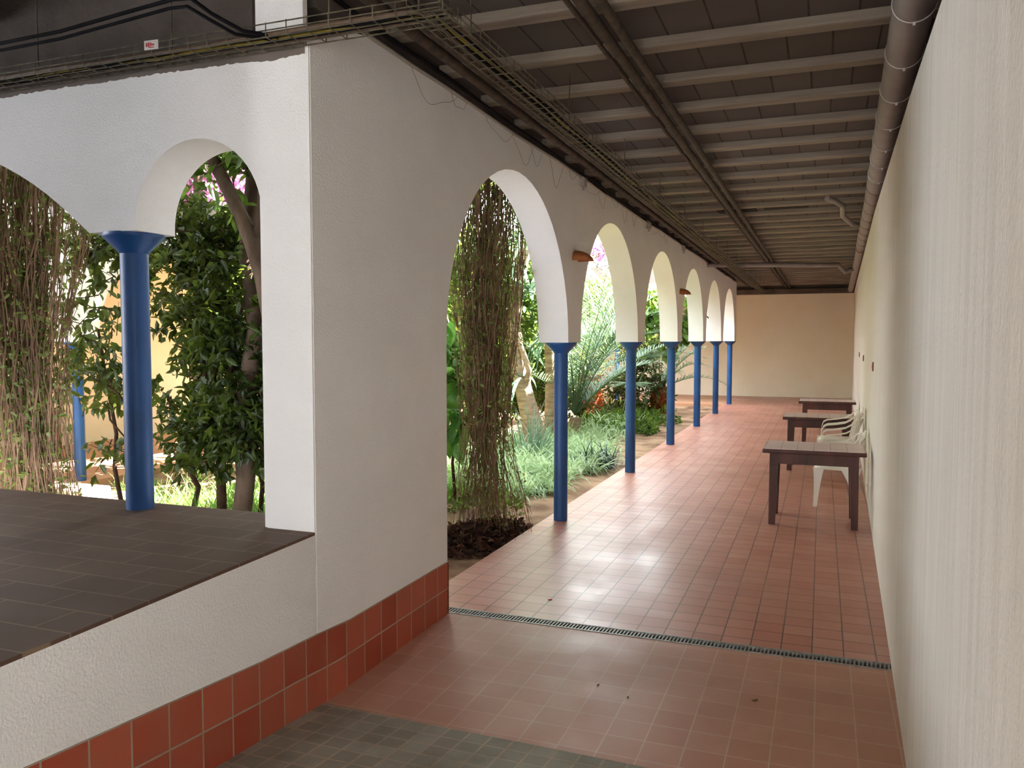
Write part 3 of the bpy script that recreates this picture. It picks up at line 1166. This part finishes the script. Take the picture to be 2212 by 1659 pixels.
lb = empty('cable_label', (-3.05, 3.118, 3.222), math.radians(4), 'small white label with red print hanging on the wire tray', 'label')
mb = MB(); mb.box(-.04, -.002, -.022, .04, .002, .022)
mb.build('tag_plate', M['label_white'], lb)
mb = MB()
for x0, x1, z0, z1 in ((-.03, -.022, -.008, .01), (-.018, -.010, -.010, .012), (-.006, .002, -.006, .010), (.005, .018, -.004, .004), (-.012, .016, -.014, -.010)):
    mb.box(x0, -.0032, z0, x1, -.0018, z1)
mb.build('red_print', M['label_red'], lb)

pipe('cross_pipe', [(-2.25, 17.3, 3.36), (-1.0, 17.75, 3.36), (.28, 18.2, 3.36), (.42, 18.4, 3.22), (bpx(18.6), 18.6, bpz(18.6))], .05, M['pipe_grey'], 'grey drain pipe crossing under the joists near the back wall')
pipe('elbow_pipe', [(.02, 10.3, 3.46), (.12, 10.45, 3.44), (.20, 10.62, 3.41), (.21, 11.1, 3.36), (.34, 11.7, 3.33), (bpx(12), 12.0, bpz(12))], .032, M['pipe_grey'], 'small grey elbow pipe joining the thick wall pipe')
mb = MB(); mb.box(-.75, 11.2, 3.545 - .012, -.2, 11.42, 3.56)
mb.box(-1.35, 11.25, 3.53, -.85, 11.5, 3.56)
tag(mb.build('ceiling_gap', M['drain_pit'], None), 'dark broken patch between ceiling joists', 'patch', kind='structure')

# ---------------------------------------------------------------- small litter on the corridor floor
def litter(name, x, y, s, mat, label, ang):
    mb = MB()
    c, n_ = [], 10
    for i in range(n_):
        a = 2 * math.pi * i / n_
        rr = s * (1 if i % 2 else .8)
        c.append((rr * math.cos(a), rr * .55 * math.sin(a), .003 + .25 * s * math.cos(a) ** 2))
    vs_ = c + [(p[0], p[1], p[2] + .002) for p in c]
    fs = [tuple(range(n_ - 1, -1, -1)), tuple(range(n_, 2 * n_))] + [(i, (i + 1) % n_, (i + 1) % n_ + n_, i + n_) for i in range(n_)]
    mb.add(vs_, fs)
    o = mb.build(name, mat, None, None, (x, y, -.002 + .25 * 0))
    o.rotation_euler = (0, 0, ang)
    tag(o, label, 'petal' if name == 'petal' else 'leaf')
litter('petal', -1.73, 5.28, .018, M['petal'], 'tiny red petal on the floor tiles just beyond the drain', .4)
litter('fallen_leaf', -1.06, 4.04, .010, M['litter'], 'dark speck of leaf on the near tiles, towards the skirting', 1.0)
litter('fallen_leaf', -.88, 3.95, .010, M['litter'], 'dark speck of leaf on the near tiles, middle one', 2.0)
litter('fallen_leaf', -.28, 4.14, .020, M['dry_leaf'], 'curled brown leaf on the near tiles, towards the white wall', .7)

# ---------------------------------------------------------------- garden plants
def rng_(s):
    return np.random.RandomState(s)


def crown(rng, blobs, n_cl, per, L, W, spread=.18, down=.2, twig=True):
    """clusters of leaves inside ellipsoids; returns leaf arrays and twig tubes"""
    wts = np.array([b[1][0] * b[1][1] * b[1][2] for b in blobs]) ** .8
    wts /= wts.sum()
    which = rng.choice(len(blobs), n_cl, p=wts)
    C = np.array([blobs[i][0] for i in which], float)
    Rr = np.array([blobs[i][1] for i in which], float)
    d = unit(rng.normal(size=(n_cl, 3)))
    rad = rng.rand(n_cl, 1) ** .45
    centres = C + d * Rr * rad
    out = unit(d + rng.normal(scale=.7, size=(n_cl, 3)))
    P = np.repeat(centres, per, 0)
    O = np.repeat(out, per, 0)
    t = np.tile(np.linspace(-.5, .5, per), n_cl)[:, None]
    n = len(P)
    P = P + O * t * spread * 2 + rng.normal(scale=spread * .16, size=(n, 3))
    D = O * .6 + unit(rng.normal(size=(n, 3))) * .9
    D[:, 2] -= down
    Ls = L * (.65 + .7 * rng.rand(n))
    Ws = W * (.7 + .6 * rng.rand(n))
    V, Q = leaf_arrays(P, D, Ls, Ws, rng)
    tw = [(centres[i] - out[i] * spread * 1.6, centres[i] + out[i] * spread) for i in range(n_cl)]
    return V, Q, tw


def plant(name, loc, label, cat, stems, blobs, n_cl, per, L, W, lm, bark, seed, spread=.18, group=None, down=.2):
    """stems: list of (points, radii); all coordinates are world, stored relative to loc"""
    rng = rng_(seed)
    root = empty(name, loc, 0, label, cat, group)
    off = np.array(loc)
    mb = MB()
    for pts, rad in stems:
        mb.tube([tuple(np.array(p) - off) for p in pts], rad, 9)
    V, Q, tw = crown(rng, blobs, n_cl, per, L, W, spread, down)
    for a, b in tw[:260]:
        mb.tube([tuple(a - off), tuple((a + b) / 2 - off + rng.normal(scale=.01, size=3)), tuple(b - off)], [.006, .004, .002], 4, cap=False)
    mb.build('stem', bark, root, 50)
    np_mesh('foliage', V - off, Q, lm, root)
    return root


def bend(a, b, n=6, wob=.05, seed=0):
    q = random.Random(seed)
    a, b = Vector(a), Vector(b)
    return [a.lerp(b, i / n) + Vector((q.uniform(-wob, wob), q.uniform(-wob, wob), 0)) * math.sin(math.pi * i / n) for i in range(n + 1)]


def taper(r0, r1, n=6):
    return [r0 + (r1 - r0) * i / n for i in range(n + 1)]


G = -.09
# dense dark shrub behind the raised floor
plant('dense_shrub', (-5.2, 6.1, G), 'dense dark leafy shrub growing behind the large blue column', 'shrub',
      [(bend((-5.25, 6.1, G), (-5.2, 6.05, 2.2), 6, .06, 1), taper(.05, .03)),
       (bend((-5.55, 6.2, G), (-5.95, 6.2, 1.3), 6, .08, 2), taper(.03, .02)),
       (bend((-5.2, 6.05, 1.0), (-4.7, 6.0, 2.6), 6, .06, 3), taper(.03, .012)),
       (bend((-5.3, 6.05, 1.3), (-5.7, 6.1, 2.9), 6, .06, 4), taper(.03, .012)),
       (bend((-5.0, 6.3, G), (-4.95, 6.3, 1.5), 6, .05, 5), taper(.025, .015))],
      [((-5.2, 6.1, 2.2), (.72, .5, .75)), ((-4.95, 6.1, 1.45), (.6, .5, .65)), ((-5.5, 6.2, 2.75), (.6, .5, .4)), ((-4.75, 6.0, .95), (.4, .4, .4)), ((-5.3, 6.0, 1.0), (.5, .4, .45))],
      720, 12, .105, .045, M['leaf_shrub'], M['bark_dark'], 21, .13)
# loose shrub with hanging leaves in front of the opposite column
plant('loose_shrub', (-6.3, 5.9, G), 'loose twiggy shrub with drooping leaves beside the hanging vines', 'shrub',
      [(bend((-6.2, 5.9, G), (-6.4, 5.8, 1.9), 6, .08, 6), taper(.025, .012)),
       (bend((-5.95, 5.9, 2.6), (-6.0, 5.9, 1.2), 6, .1, 7), taper(.02, .008)),
       (bend((-6.35, 5.8, 1.5), (-5.9, 5.7, 1.1), 6, .05, 8), taper(.014, .006)),
       (bend((-6.35, 5.8, 1.2), (-5.9, 5.7, .75), 6, .05, 9), taper(.012, .005))],
      [((-6.25, 5.8, 1.35), (.5, .4, .28)), ((-6.75, 5.9, 2.7), (.4, .3, .35)), ((-6.1, 5.7, .75), (.35, .3, .25)), ((-6.7, 5.9, 1.8), (.4, .4, .5)), ((-6.6, 6.2, 2.7), (.6, .4, .5))],
      120, 9, .12, .055, M['leaf_shrub'], M['bark_dark'], 22, .13, down=.5)
# tree with leaning trunk behind the near arch
plant('leaning_tree', (-4.35, 5.8, G), 'tree with thick leaning grey trunk seen through the near arch', 'tree',
      [([(-4.2, 5.8, G), (-4.28, 5.8, 1.0), (-4.40, 5.8, 1.9), (-4.50, 5.8, 2.36), (-4.62, 5.8, 2.68), (-4.79, 5.8, 3.0), (-5.05, 5.8, 3.45), (-5.3, 5.85, 4.0)],
        [.10, .09, .082, .078, .074, .062, .056, .05]),
       ([(-4.60, 5.8, 2.62), (-4.55, 5.85, 2.85), (-4.58, 5.9, 3.1), (-4.4, 6.0, 3.6)], [.05, .04, .035, .02]),
       ([(-5.05, 5.8, 3.45), (-4.7, 5.7, 3.8), (-4.3, 5.6, 4.0)], [.03, .025, .02])],
      [((-4.75, 5.9, 3.35), (.55, .5, .4)), ((-5.4, 6.0, 3.9), (.7, .7, .5)), ((-4.3, 6.2, 4.2), (.7, .7, .5))],
      105, 8, .15, .085, M['leaf_bright'], M['bark_grey'], 23, .15)

# trees filling the garden
def garden_tree(x, y, zt, cr, label, seed, lm, n=300, L=.16, W=.075, name='garden_tree', zlow=1.2, group='trees in the garden'):
    q = random.Random(seed)
    blobs = []
    for k in range(6):
        blobs.append(((x + q.uniform(-.5, .5) * cr, y + q.uniform(-.5, .5) * cr, q.uniform(zlow + .3, zt - .4)), (cr * q.uniform(.5, .75), cr * q.uniform(.5, .75), cr * q.uniform(.4, .6))))
    st = [(bend((x, y, G), (x + q.uniform(-.3, .3), y, zt * .7), 6, .12, seed), taper(.07, .03))]
    for k in range(4):
        b = blobs[k][0]
        st.append((bend((x, y, zlow * .8 + .2 * k), b, 6, .06, seed + k), taper(.03, .01)))
    return plant(name, (x, y, G), label, 'tree', st, blobs, n, 10, L, W, lm, M['bark_grey'], seed, .2, group)


garden_tree(-6.6, 10.2, 4.3, 1.3, 'bushy green tree behind the dense shrub', 31, M['leaf_bright'], 330)
garden_tree(-5.2, 9.2, 3.9, 1.0, 'leafy tree between the dense shrub and the vine curtain', 32, M['leaf_shrub'], 260, .13, .06)
garden_tree(-5.6, 13.6, 3.8, 1.3, 'broad leafy tree behind the slanted trunk', 33, M['leaf_bright'], 420, .15, .07, zlow=.5)
garden_tree(-6.6, 16.8, 3.7, 1.4, 'green tree deep in the garden left of the stubby palm', 34, M['leaf_shrub'], 420, .15, .07, zlow=.4)
garden_tree(-7.4, 13.0, 4.2, 1.3, 'tall leafy tree by the opposite wing', 35, M['leaf_bright'], 300, .16, .08)
garden_tree(-7.3, 20.5, 3.2, 1.2, 'low leafy tree in front of the far wing', 36, M['leaf_shrub'], 180, .15, .07, zlow=.3)
garden_tree(-5.0, 16.0, 2.3, .8, 'round bush growing behind the second blue column', 37, M['leaf_shrub'], 260, .12, .05, name='garden_bush', zlow=.3)
garden_tree(-4.5, 20.6, 2.6, .9, 'spreading bush near the far wing', 38, M['leaf_shrub'], 220, .13, .05, name='garden_bush', zlow=.3)
garden_tree(-6.2, 17.6, 3.0, 1.0, 'rounded bush behind the trunk with hanging strap leaves', 48, M['leaf_shrub'], 300, .14, .06, name='garden_bush', zlow=.2)
garden_tree(-5.4, 15.0, 2.6, .8, 'rounded bush between the two strap leaf trunks', 49, M['leaf_bright'], 240, .13, .055, name='garden_bush', zlow=.2)
garden_tree(-5.9, 21.8, 4.0, 1.1, 'tree in front of the far wing behind the stubby palm', 39, M['leaf_bright'], 230, .15, .07, zlow=.6)
garden_tree(-7.4, 9.0, 3.6, .8, 'leafy tree beside the sunlit opposite column', 40, M['leaf_bright'], 200, .14, .07, zlow=1.6)
# fig like branches seen through the third and fourth arches
plant('fig_tree', (-3.35, 19.0, G), 'small fig tree with broad lobed leaves seen past the third column', 'tree',
      [(bend((-3.3, 19.0, G), (-3.4, 19.0, 2.0), 6, .08, 41), taper(.035, .02)),
       (bend((-3.35, 19.0, 1.2), (-2.75, 18.6, 2.7), 6, .08, 42), taper(.02, .008)),
       (bend((-3.35, 19.0, 1.4), (-3.7, 18.8, 2.6), 6, .08, 43), taper(.02, .008))],
      [((-2.85, 18.5, 2.3), (.2, .3, .6)), ((-3.3, 18.6, 1.9), (.4, .4, .4)), ((-3.7, 18.7, 2.4), (.35, .3, .5))],
      60, 8, .20, .15, M['leaf_bright'], M['bark_grey'], 44, .2, down=.4)
plant('broad_leaf_plant', (-3.75, 8.2, G), 'plant with big glossy bright leaves beside the vine curtain', 'plant',
      [(bend((-3.8, 8.2, G), (-3.7, 8.1, 1.5), 6, .05, 45), taper(.02, .012))],
      [((-3.65, 8.0, 1.5), (.3, .3, .22)), ((-3.8, 8.1, 1.0), (.25, .25, .25))],
      22, 6, .30, .16, M['leaf_big'], M['bark_dark'], 46, .16)


# trees added so that their high, unseen crowns shade the garden
for (x, y, l, sd, ncl) in ((-4.9, 5.9, 'added tree with unseen crown shading the near end of the garden', 151, 1700),
                      (-6.4, 13.4, 'added tree with unseen crown shading the middle of the garden', 152, 130),
                      (-7.9, 8.6, 'added tree with unseen crown shading the opposite wing side', 153, 520)):
    plant('added_shade_tree', (x, y, G), l, 'tree',
          [(bend((x, y, G), (x + .2, y + .1, 5.2), 8, .15, sd), taper(.09, .05, 8)),
           (bend((x, y, 3.9), (x - 1.2, y + .8, 5.4), 6, .08, sd + 1), taper(.05, .02)),
           (bend((x, y, 4.1), (x + .9, y - 1.2, 5.5), 6, .08, sd + 2), taper(.05, .02))],
          [((x, y, 5.6), (2.3, 2.2, .9)), ((x - 1, y + 1.5, 5.3), (1.6, 1.8, .6)), ((x + .8, y - .9, 5.3), (1.4, 1.2, .6))],
          ncl, 12, .24, .12, M['leaf_bright'], M['bark_grey'], sd, .3, 'added shade trees over the garden')

# hanging vine curtains
def vine(name, loc, label, n_str, seed, ztop, path, leaves, Lw=(.035, .016)):
    rng = rng_(seed)
    root = empty(name, loc, 0, label, 'vine')
    off = np.array(loc)
    mb = MB()
    LP, LD = [], []
    for i in range(n_str):
        pts = path(rng, ztop)
        rad = rng.uniform(.0022, .006)
        mb.tube([tuple(p - off) for p in pts], [rad * (1 - .5 * k / len(pts)) for k in range(len(pts))], 3, cap=False)
        for k in range(leaves):
            a = rng.randint(0, len(pts) - 1)
            t = rng.rand()
            p = pts[a] * (1 - t) + pts[a + 1] * t
            if rng.rand() < (.35 + .2 * p[2]):
                LP.append(p + rng.normal(scale=.03, size=3))
                LD.append(rng.normal(size=3) - np.array([0, 0, .5]))
    mb.build('strands', M['vine_stem'], root, None)
    LP, LD = np.array(LP), np.array(LD)
    n = len(LP)
    V, Q = leaf_arrays(LP - off, LD, Lw[0] * (.6 + .8 * rng.rand(n)), Lw[1] * (.6 + .8 * rng.rand(n)), rng)
    np_mesh('leaves', V, Q, M['leaf_vine'], root)
    return root


def curtain_path(cx, cy, ux, uy, prof, dep):
    """prof: list of (z, half width, centre shift)"""
    def f(rng, ztop):
        u = np.clip(rng.normal(scale=.48), -1, 1)
        v = rng.normal(scale=.5)
        zb = rng.choice([0, 0, 0, .2, .5, .9, 1.4]) - .06
        z0 = ztop + rng.uniform(-.2, .25)
        if rng.rand() < .25:
            z0 = rng.uniform(1.2, 2.6)
        n = 13
        pts = []
        ph = rng.uniform(0, 6, 3)
        for k in range(n + 1):
            z = z0 + (zb - z0) * k / n
            hw = np.interp(-z, [-p[0] for p in prof], [p[1] for p in prof])
            cs = np.interp(-z, [-p[0] for p in prof], [p[2] for p in prof])
            w = u * hw + cs + .025 * math.sin(z * 5 + ph[0]) + .012 * math.sin(z * 13 + ph[1])
            d = v * dep * (hw / .3) + .02 * math.sin(z * 6 + ph[2])
            pts.append(np.array([cx + ux * w - uy * d, cy + uy * w + ux * d, z]))
        return pts
    return f


vine('hanging_vine', (-2.95, 7.2, G), 'brown hanging vine curtain reaching the ground in the first corridor arch', 300, 51, 3.35,
     curtain_path(-2.98, 7.1, .95, .3, [(3.4, .34, .05), (2.4, .34, .01), (1.4, .24, 0), (.9, .22, 0), (.45, .31, .01), (0, .44, .02)], .16), 22, (.045, .02))
vine('hanging_vine', (-5.45, 4.35, G), 'brown tangled hanging vine beside the raised floor at the picture edge', 360, 52, 3.2,
     curtain_path(-5.50, 4.35, .80, .6, [(3.3, .5, .0), (2.6, .42, .0), (1.8, .28, -.02), (1.0, .25, .0), (0, .36, .05)], .14), 22, (.05, .022))
# litter heap under the first vine
rng = rng_(61)
n = 2600
ang = rng.rand(n) * 6.283
rad = rng.rand(n) ** .6
P = np.stack([-2.97 + .45 * rad * np.cos(ang), 7.0 + .72 * rad * np.sin(ang), -.065 + .16 * (1 - rad) * rng.rand(n) + .01], 1)
D = rng.normal(size=(n, 3)); D[:, 2] *= .35
V, Q = leaf_arrays(P, D, .05 + .06 * rng.rand(n), .02 + .03 * rng.rand(n), rng)
tag(np_mesh('leaf_litter', V, Q, M['litter']), 'dark heap of dead leaves under the hanging vine', 'leaf litter', kind='stuff')


# palms
def frond_arrays(rng, base, az, el, length, droop, nl=38, ll=.32, lw=.022, vee=.5):
    n = 14
    p = np.array(base, float)
    d = np.array([math.cos(az) * math.cos(el), math.sin(az) * math.cos(el), math.sin(el)])
    spine = [p.copy()]
    dirs = [d.copy()]
    for k in range(n):
        p = p + d * length / n
        d = d + np.array([0, 0, -droop / n * (.4 + 1.2 * k / n)])
        d /= np.linalg.norm(d)
        spine.append(p.copy()); dirs.append(d.copy())
    spine = np.array(spine); dirs = np.array(dirs)
    P, D, L = [], [], []
    for i in range(nl):
        t = .16 + .84 * (i + .5) / nl
        a = t * n
        k = min(int(a), n - 1)
        q = spine[k] * (1 - (a - k)) + spine[k + 1] * (a - k)
        dd = dirs[k]
        sd = np.cross(dd, [0, 0, 1.0]); sd /= max(1e-6, np.linalg.norm(sd))
        upv = np.cross(sd, dd)
        for s in (-1, 1):
            P.append(q)
            D.append(dd * (.55 + .5 * t) + sd * s + upv * vee * rng.uniform(.4, 1.1) + rng.normal(scale=.08, size=3))
            L.append(ll * (math.sin(math.pi * (.12 + .83 * t)) ** .7) * rng.uniform(.8, 1.1))
    P, D, L = np.array(P), np.array(D), np.array(L)
    V, Q = strips(P, D, L, np.full(len(P), lw), rng, 3, .5)
    return spine, V, Q


def palm(name, loc, label, trunk, trunk_mat, top, fronds, lm, seed, boots=False):
    rng = rng_(seed)
    root = empty(name, loc, 0, label, 'palm')
    off = np.array(loc)
    mb = MB()
    mb.tube([tuple(np.array(p) - off) for p in trunk[0]], trunk[1], 14)
    if boots:
        base = np.array(trunk[0][0]) - off
        H_ = trunk[0][-1][2] - trunk[0][0][2]
        for r_ in range(9):
            for q in range(9):
                a = q * 2 * math.pi / 9 + r_ * .35
                z = .05 + H_ * r_ / 9
                R_ = trunk[1][0] * .92
                c = Vector((base[0] + R_ * math.cos(a), base[1] + R_ * math.sin(a), base[2] + z))
                o_ = Vector((math.cos(a), math.sin(a), 1.2)).normalized()
                mb.tube([c, c + o_ * .09, c + o_ * .16 + Vector((math.cos(a), math.sin(a), 0)) * .02], [.045, .038, .012], 5)
    mb.build('trunk', trunk_mat, root, 50)
    for (az, el, ln, dr_, ll, lw) in fronds:
        sp, V, Q = frond_arrays(rng, np.array(top) - off, az, el, ln, dr_, 36, ll, lw)
        m2 = MB()
        m2.tube([tuple(p) for p in sp], [.014 * (1 - .85 * k / len(sp)) for k in range(len(sp))], 5)
        f = m2.build('frond', lm, root, None)
        np_mesh('leaflets', V, Q, lm, f)
    return root


q = random.Random(71)
palm('date_palm', (-5.07, 18.5, G), 'stubby date palm with orange-brown trunk and long arching fronds', ([(-5.07, 18.5, G), (-5.08, 18.5, .4), (-5.1, 18.5, .95)], [.21, .22, .2]), M['bark_orange'],
     (-5.1, 18.5, 1.0),
     [(i * 2.4 + q.uniform(-.2, .2), q.uniform(.45, 1.4), q.uniform(2.4, 3.6), q.uniform(.6, 1.6), .46, .028) for i in range(36)], M['leaf_date'], 72, True)
palm('date_palm', (-3.9, 21.0, G), 'low feathery palm with fronds reaching past the third blue column', ([(-3.9, 21.0, G), (-3.9, 21.0, .5)], [.16, .15]), M['bark_orange'],
     (-3.9, 21.0, .5),
     [(i * 2.4 + q.uniform(-.2, .2), q.uniform(.25, 1.2), q.uniform(1.5, 2.2), q.uniform(.9, 1.7), .34, .022) for i in range(16)], M['leaf_date'], 73, True)
palm('date_palm', (-4.3, 14.6, G), 'young palm with upright fronds between first and second blue columns', ([(-4.3, 14.6, G), (-4.3, 14.6, .35)], [.12, .11]), M['bark_palm'],
     (-4.3, 14.6, .4),
     [(i * 2.4 + q.uniform(-.2, .2), q.uniform(.7, 1.4), q.uniform(1.8, 2.9), q.uniform(.5, 1.3), .38, .024) for i in range(20)], M['leaf_palm'], 74)


# slanted pandanus with strap leaves
def rosette(rng, c, n, L, W, droop, elo=-.3, ehi=1.3, seg=6):
    az = rng.rand(n) * 6.283
    el = rng.uniform(elo, ehi, n)
    D = np.stack([np.cos(az) * np.cos(el), np.sin(az) * np.cos(el), np.sin(el)], 1)
    P = np.array(c)[None] + D * .04
    side = unit(np.cross(D, np.array([[0, 0, 1.0]]) + rng.normal(scale=.05, size=(n, 3))))
    return strips(P, D, L * (.7 + .5 * rng.rand(n)), W * (.8 + .4 * rng.rand(n)), rng, seg, droop, side)


def strap_tree(name, loc, label, trunk, heads, seed, mat=None):
    rng = rng_(seed)
    root = empty(name, loc, 0, label, 'tree')
    off = np.array(loc)
    mb = MB()
    for pts, rad in trunk:
        mb.tube([tuple(np.array(p) - off) for p in pts], rad, 14)
    mb.build('trunk', M['bark_palm'], root, 50)
    parts = [rosette(rng, np.array(c) - off, n, L, W, dr_, a, b) for (c, n, L, W, dr_, a, b) in heads]
    V, Q = merge(parts)
    np_mesh('strap_leaves', V, Q, M['leaf_strap'], root)
    return root


strap_tree('strap_leaf_tree', (-4.42, 12.7, G), 'slanted pale trunk with long grey-green strap leaves behind the vine curtain',
           [([(-4.38, 12.7, G), (-4.42, 12.7, .15), (-4.52, 12.7, .55), (-4.64, 12.7, 1.0), (-4.76, 12.7, 1.6), (-4.82, 12.7, 2.1), (-4.74, 12.7, 2.7), (-4.62, 12.7, 3.3)],
             [.24, .20, .165, .14, .125, .12, .11, .10]),
            ([(-4.62, 12.7, .9), (-4.5, 12.6, 1.3), (-4.72, 12.6, 1.9)], [.07, .05, .04])],
           [((-4.55, 12.6, 3.5), 46, 1.5, .085, 2.6, -.2, 1.3), ((-4.45, 12.5, 2.6), 26, 1.3, .075, 2.4, -.3, 1.0), ((-4.60, 12.5, 1.2), 8, .8, .06, 2.6, -.6, .6)], 81)
strap_tree('strap_leaf_tree', (-4.6, 14.0, G), 'upright brown trunk with hanging strap leaves just behind the first blue column',
           [([(-4.6, 14.0, G), (-4.58, 14.0, 1.0), (-4.62, 14.0, 2.2), (-4.6, 14.0, 3.2)], [.12, .10, .095, .09])],
           [((-4.6, 14.0, 3.3), 40, 1.7, .08, 2.8, -.3, 1.3), ((-4.55, 13.95, 2.0), 12, 1.2, .07, 3.0, -.7, .5)], 82)


# fan palm
fp = empty('fan_palm', (-4.0, 17.0, G), 0, 'fan palm with pleated grey-green leaves behind the second blue column', 'palm')
rng = rng_(91)
for k, (az, el, ln, tilt) in enumerate(((.5, 1.17, 1.62, .1), (1.6, .8, 1.3, 0), (-1.1, .9, 1.3, 0), (2.6, .9, 1.2, .1), (-2.4, .7, 1.2, 0), (.9, 1.25, 1.6, 0))):
    d = Vector((math.cos(az) * math.cos(el), math.sin(az) * math.cos(el), math.sin(el)))
    tip = d * ln
    mb = MB()
    mb.tube([(0, 0, 0), tip * .5 + Vector((0, 0, .05)), tip], [.014, .011, .008], 6)
    f = mb.build('leaf_stalk', M['leaf_palm'], fp, None)
    fw = (d + Vector((0, 0, -.75))).normalized()
    sd = fw.cross(Vector((0, 0, 1))).normalized()
    nb_ = 30
    P = np.repeat(np.array([tip]), nb_, 0)
    A = np.linspace(-1.9, 1.9, nb_)
    D = np.array([fw * math.cos(a) + sd * math.sin(a) + Vector((0, 0, .12 * math.cos(a * 9))) for a in A])
    V, Q = strips(P, D, np.full(nb_, .62) * (1 - .12 * np.abs(A)), np.full(nb_, .05), rng, 4, .35)
    np_mesh('fan_leaf', V, Q, M['leaf_palm'], f)


# beds of grass and low planting
def tufts(name, pts, label, mat, seed, nb=34, L=.42, W=.011, droop=1.6, kind='stuff', cat='grass'):
    rng = rng_(seed)
    parts = []
    for (x, y, s) in pts:
        az = rng.rand(nb) * 6.283
        el = rng.uniform(.35, 1.35, nb)
        D = np.stack([np.cos(az) * np.cos(el), np.sin(az) * np.cos(el), np.sin(el)], 1)
        P = np.stack([x + rng.normal(scale=.05 * s, size=nb), y + rng.normal(scale=.05 * s, size=nb), np.full(nb, G)], 1)
        parts.append(strips(P, D, L * s * (.6 + .6 * rng.rand(nb)), np.full(nb, W), rng, 4, droop))
    V, Q = merge(parts)
    o = np_mesh(name, V, Q, mat)
    return tag(o, label, cat, kind=kind)


rng = rng_(101)
def scatter(x0, x1, y0, y1, n, smin=.8, smax=1.3, keep=None):
    out = []
    while len(out) < n:
        x, y = rng.uniform(x0, x1), rng.uniform(y0, y1)
        if keep is None or keep(x, y):
            out.append((x, y, rng.uniform(smin, smax)))
    return out


tufts('grass_bed', scatter(-5.6, -3.05, 8.9, 13.4, 210, keep=lambda x, y: x < -3.05 - .35 * max(0, 9.6 - y)), 'bed of pale arching grass behind the first blue column', M['grass'], 111, 30, .48, .021, 3.0)
tufts('grass_bed', scatter(-4.9, -3.4, 13.2, 17.0, 70), 'bed of pale arching grass between first and second blue columns', M['grass'], 112, 30, .48, .021, 3.0)
tufts('grass_bed', scatter(-6.6, -3.9, 5.4, 9.3, 170, .7, 1.2), 'fresh green grass below the dense shrub', M['grass_green'], 113, 30, .45, .012, 1.3)
tufts('grass_bed', scatter(-8.3, -6.2, 6.6, 13, 60, .6, 1.0), 'patchy green grass towards the opposite wing', M['grass_green'], 114, 26, .35, .012, 1.4)
o = tufts('strap_clump', [(-2.98, 11.35, 1.3), (-3.05, 11.6, 1.2), (-3.2, 11.3, 1.3), (-2.92, 11.7, 1.0)], 'clump of dark strap leaves by the second blue column', M['leaf_dark'], 115, 44, .42, .022, 1.9, 'thing', 'plant')
tufts('spiky_clump', [(-4.3, 11.9, 1.9), (-4.1, 11.6, 1.7)], 'big clump of long spiky leaves at the foot of the slanted trunk', M['leaf_strap'], 116, 60, .55, .022, 1.2, 'thing', 'plant')

def ground_cover(name, pts, label, seed, mat, n=140, L=.09, W=.05):
    rng = rng_(seed)
    P, D = [], []
    for (x, y, s) in pts:
        for _ in range(n):
            d = unit(rng.normal(size=(1, 3)))[0]
            P.append((x + d[0] * .28 * s, y + d[1] * .28 * s, G + abs(d[2]) * .32 * s * rng.rand() ** .4))
            D.append(d + np.array([0, 0, .4]))
    P, D = np.array(P), np.array(D)
    V, Q = leaf_arrays(P, D, L * (.6 + .8 * rng.rand(len(P))), W * (.6 + .8 * rng.rand(len(P))), rng)
    return tag(np_mesh(name, V, Q, mat), label, 'plant', kind='stuff')
ground_cover('ground_cover', scatter(-4.6, -3.3, 15.6, 18.6, 34, .7, 1.3), 'low leafy ground cover by the third blue column', 121, M['leaf_bright'], 120)
ground_cover('ground_cover', scatter(-5.6, -4.0, 18.8, 21.5, 22, .7, 1.3), 'low leafy ground cover around the stubby palm', 122, M['leaf_shrub'], 110)
ground_cover('ground_cover', scatter(-4.2, -3.1, 8.0, 9.0, 10, .4, .8), 'low green leaves at the front edge of the pale grass', 123, M['leaf_bright'], 80, .07, .03)

# bougainvillea on the roof edges
def bougain(name, loc, blobs, label, seed, n):
    rng = rng_(seed)
    root = empty(name, loc, 0, label, 'shrub')
    off = np.array(loc)
    V, Q, tw = crown(rng, blobs, n, 12, .09, .08, .2, .1)
    np_mesh('pink_bracts', V - off, Q, M['bract'], root)
    V, Q, tw2 = crown(rng, blobs, n // 3, 9, .10, .05, .22, .1)
    np_mesh('leaves', V - off, Q, M['leaf_bright'], root)
    mb = MB()
    for a, b in tw[:120]:
        mb.tube([tuple(a - off), tuple(b - off)], [.006, .003], 4, cap=False)
    for b in blobs:
        c = np.array(b[0]) - off
        mb.tube([(0, 0, 0), tuple(c * .5 + np.array([0, 0, .1])), tuple(c)], [.02, .015, .008], 6)
    mb.build('stems', M['bark_dark'], root)
bougain('bougainvillea', (-9.0, 10.4, 3.95), [((-8.8, 9.3, 4.1), (.5, .6, .5)), ((-8.8, 10.9, 4.25), (.5, .7, .5)), ((-8.8, 12.3, 4.3), (.5, .7, .5)), ((-8.7, 8.4, 3.9), (.4, .5, .5))],
        'pink bougainvillea over the roof edge of the opposite wing', 131, 240)
bougain('bougainvillea', (-6.3, 23.7, 3.95), [((-6.2, 23.5, 4.5), (.8, .5, .6)), ((-7.0, 23.6, 4.9), (.6, .5, .5)), ((-5.6, 23.5, 3.9), (.4, .3, .5))],
        'pink bougainvillea over the roof edge of the far wing', 132, 150)

# low stone kerb beside the opposite wing column
mb = MB(); mb.box(-8.62, 6.75, -.12, -7.75, 7.15, .10, ch=.02)
tag(mb.build('stone_kerb', M['stone'], None), 'sunlit low stone kerb at the foot of the opposite column', 'kerb')
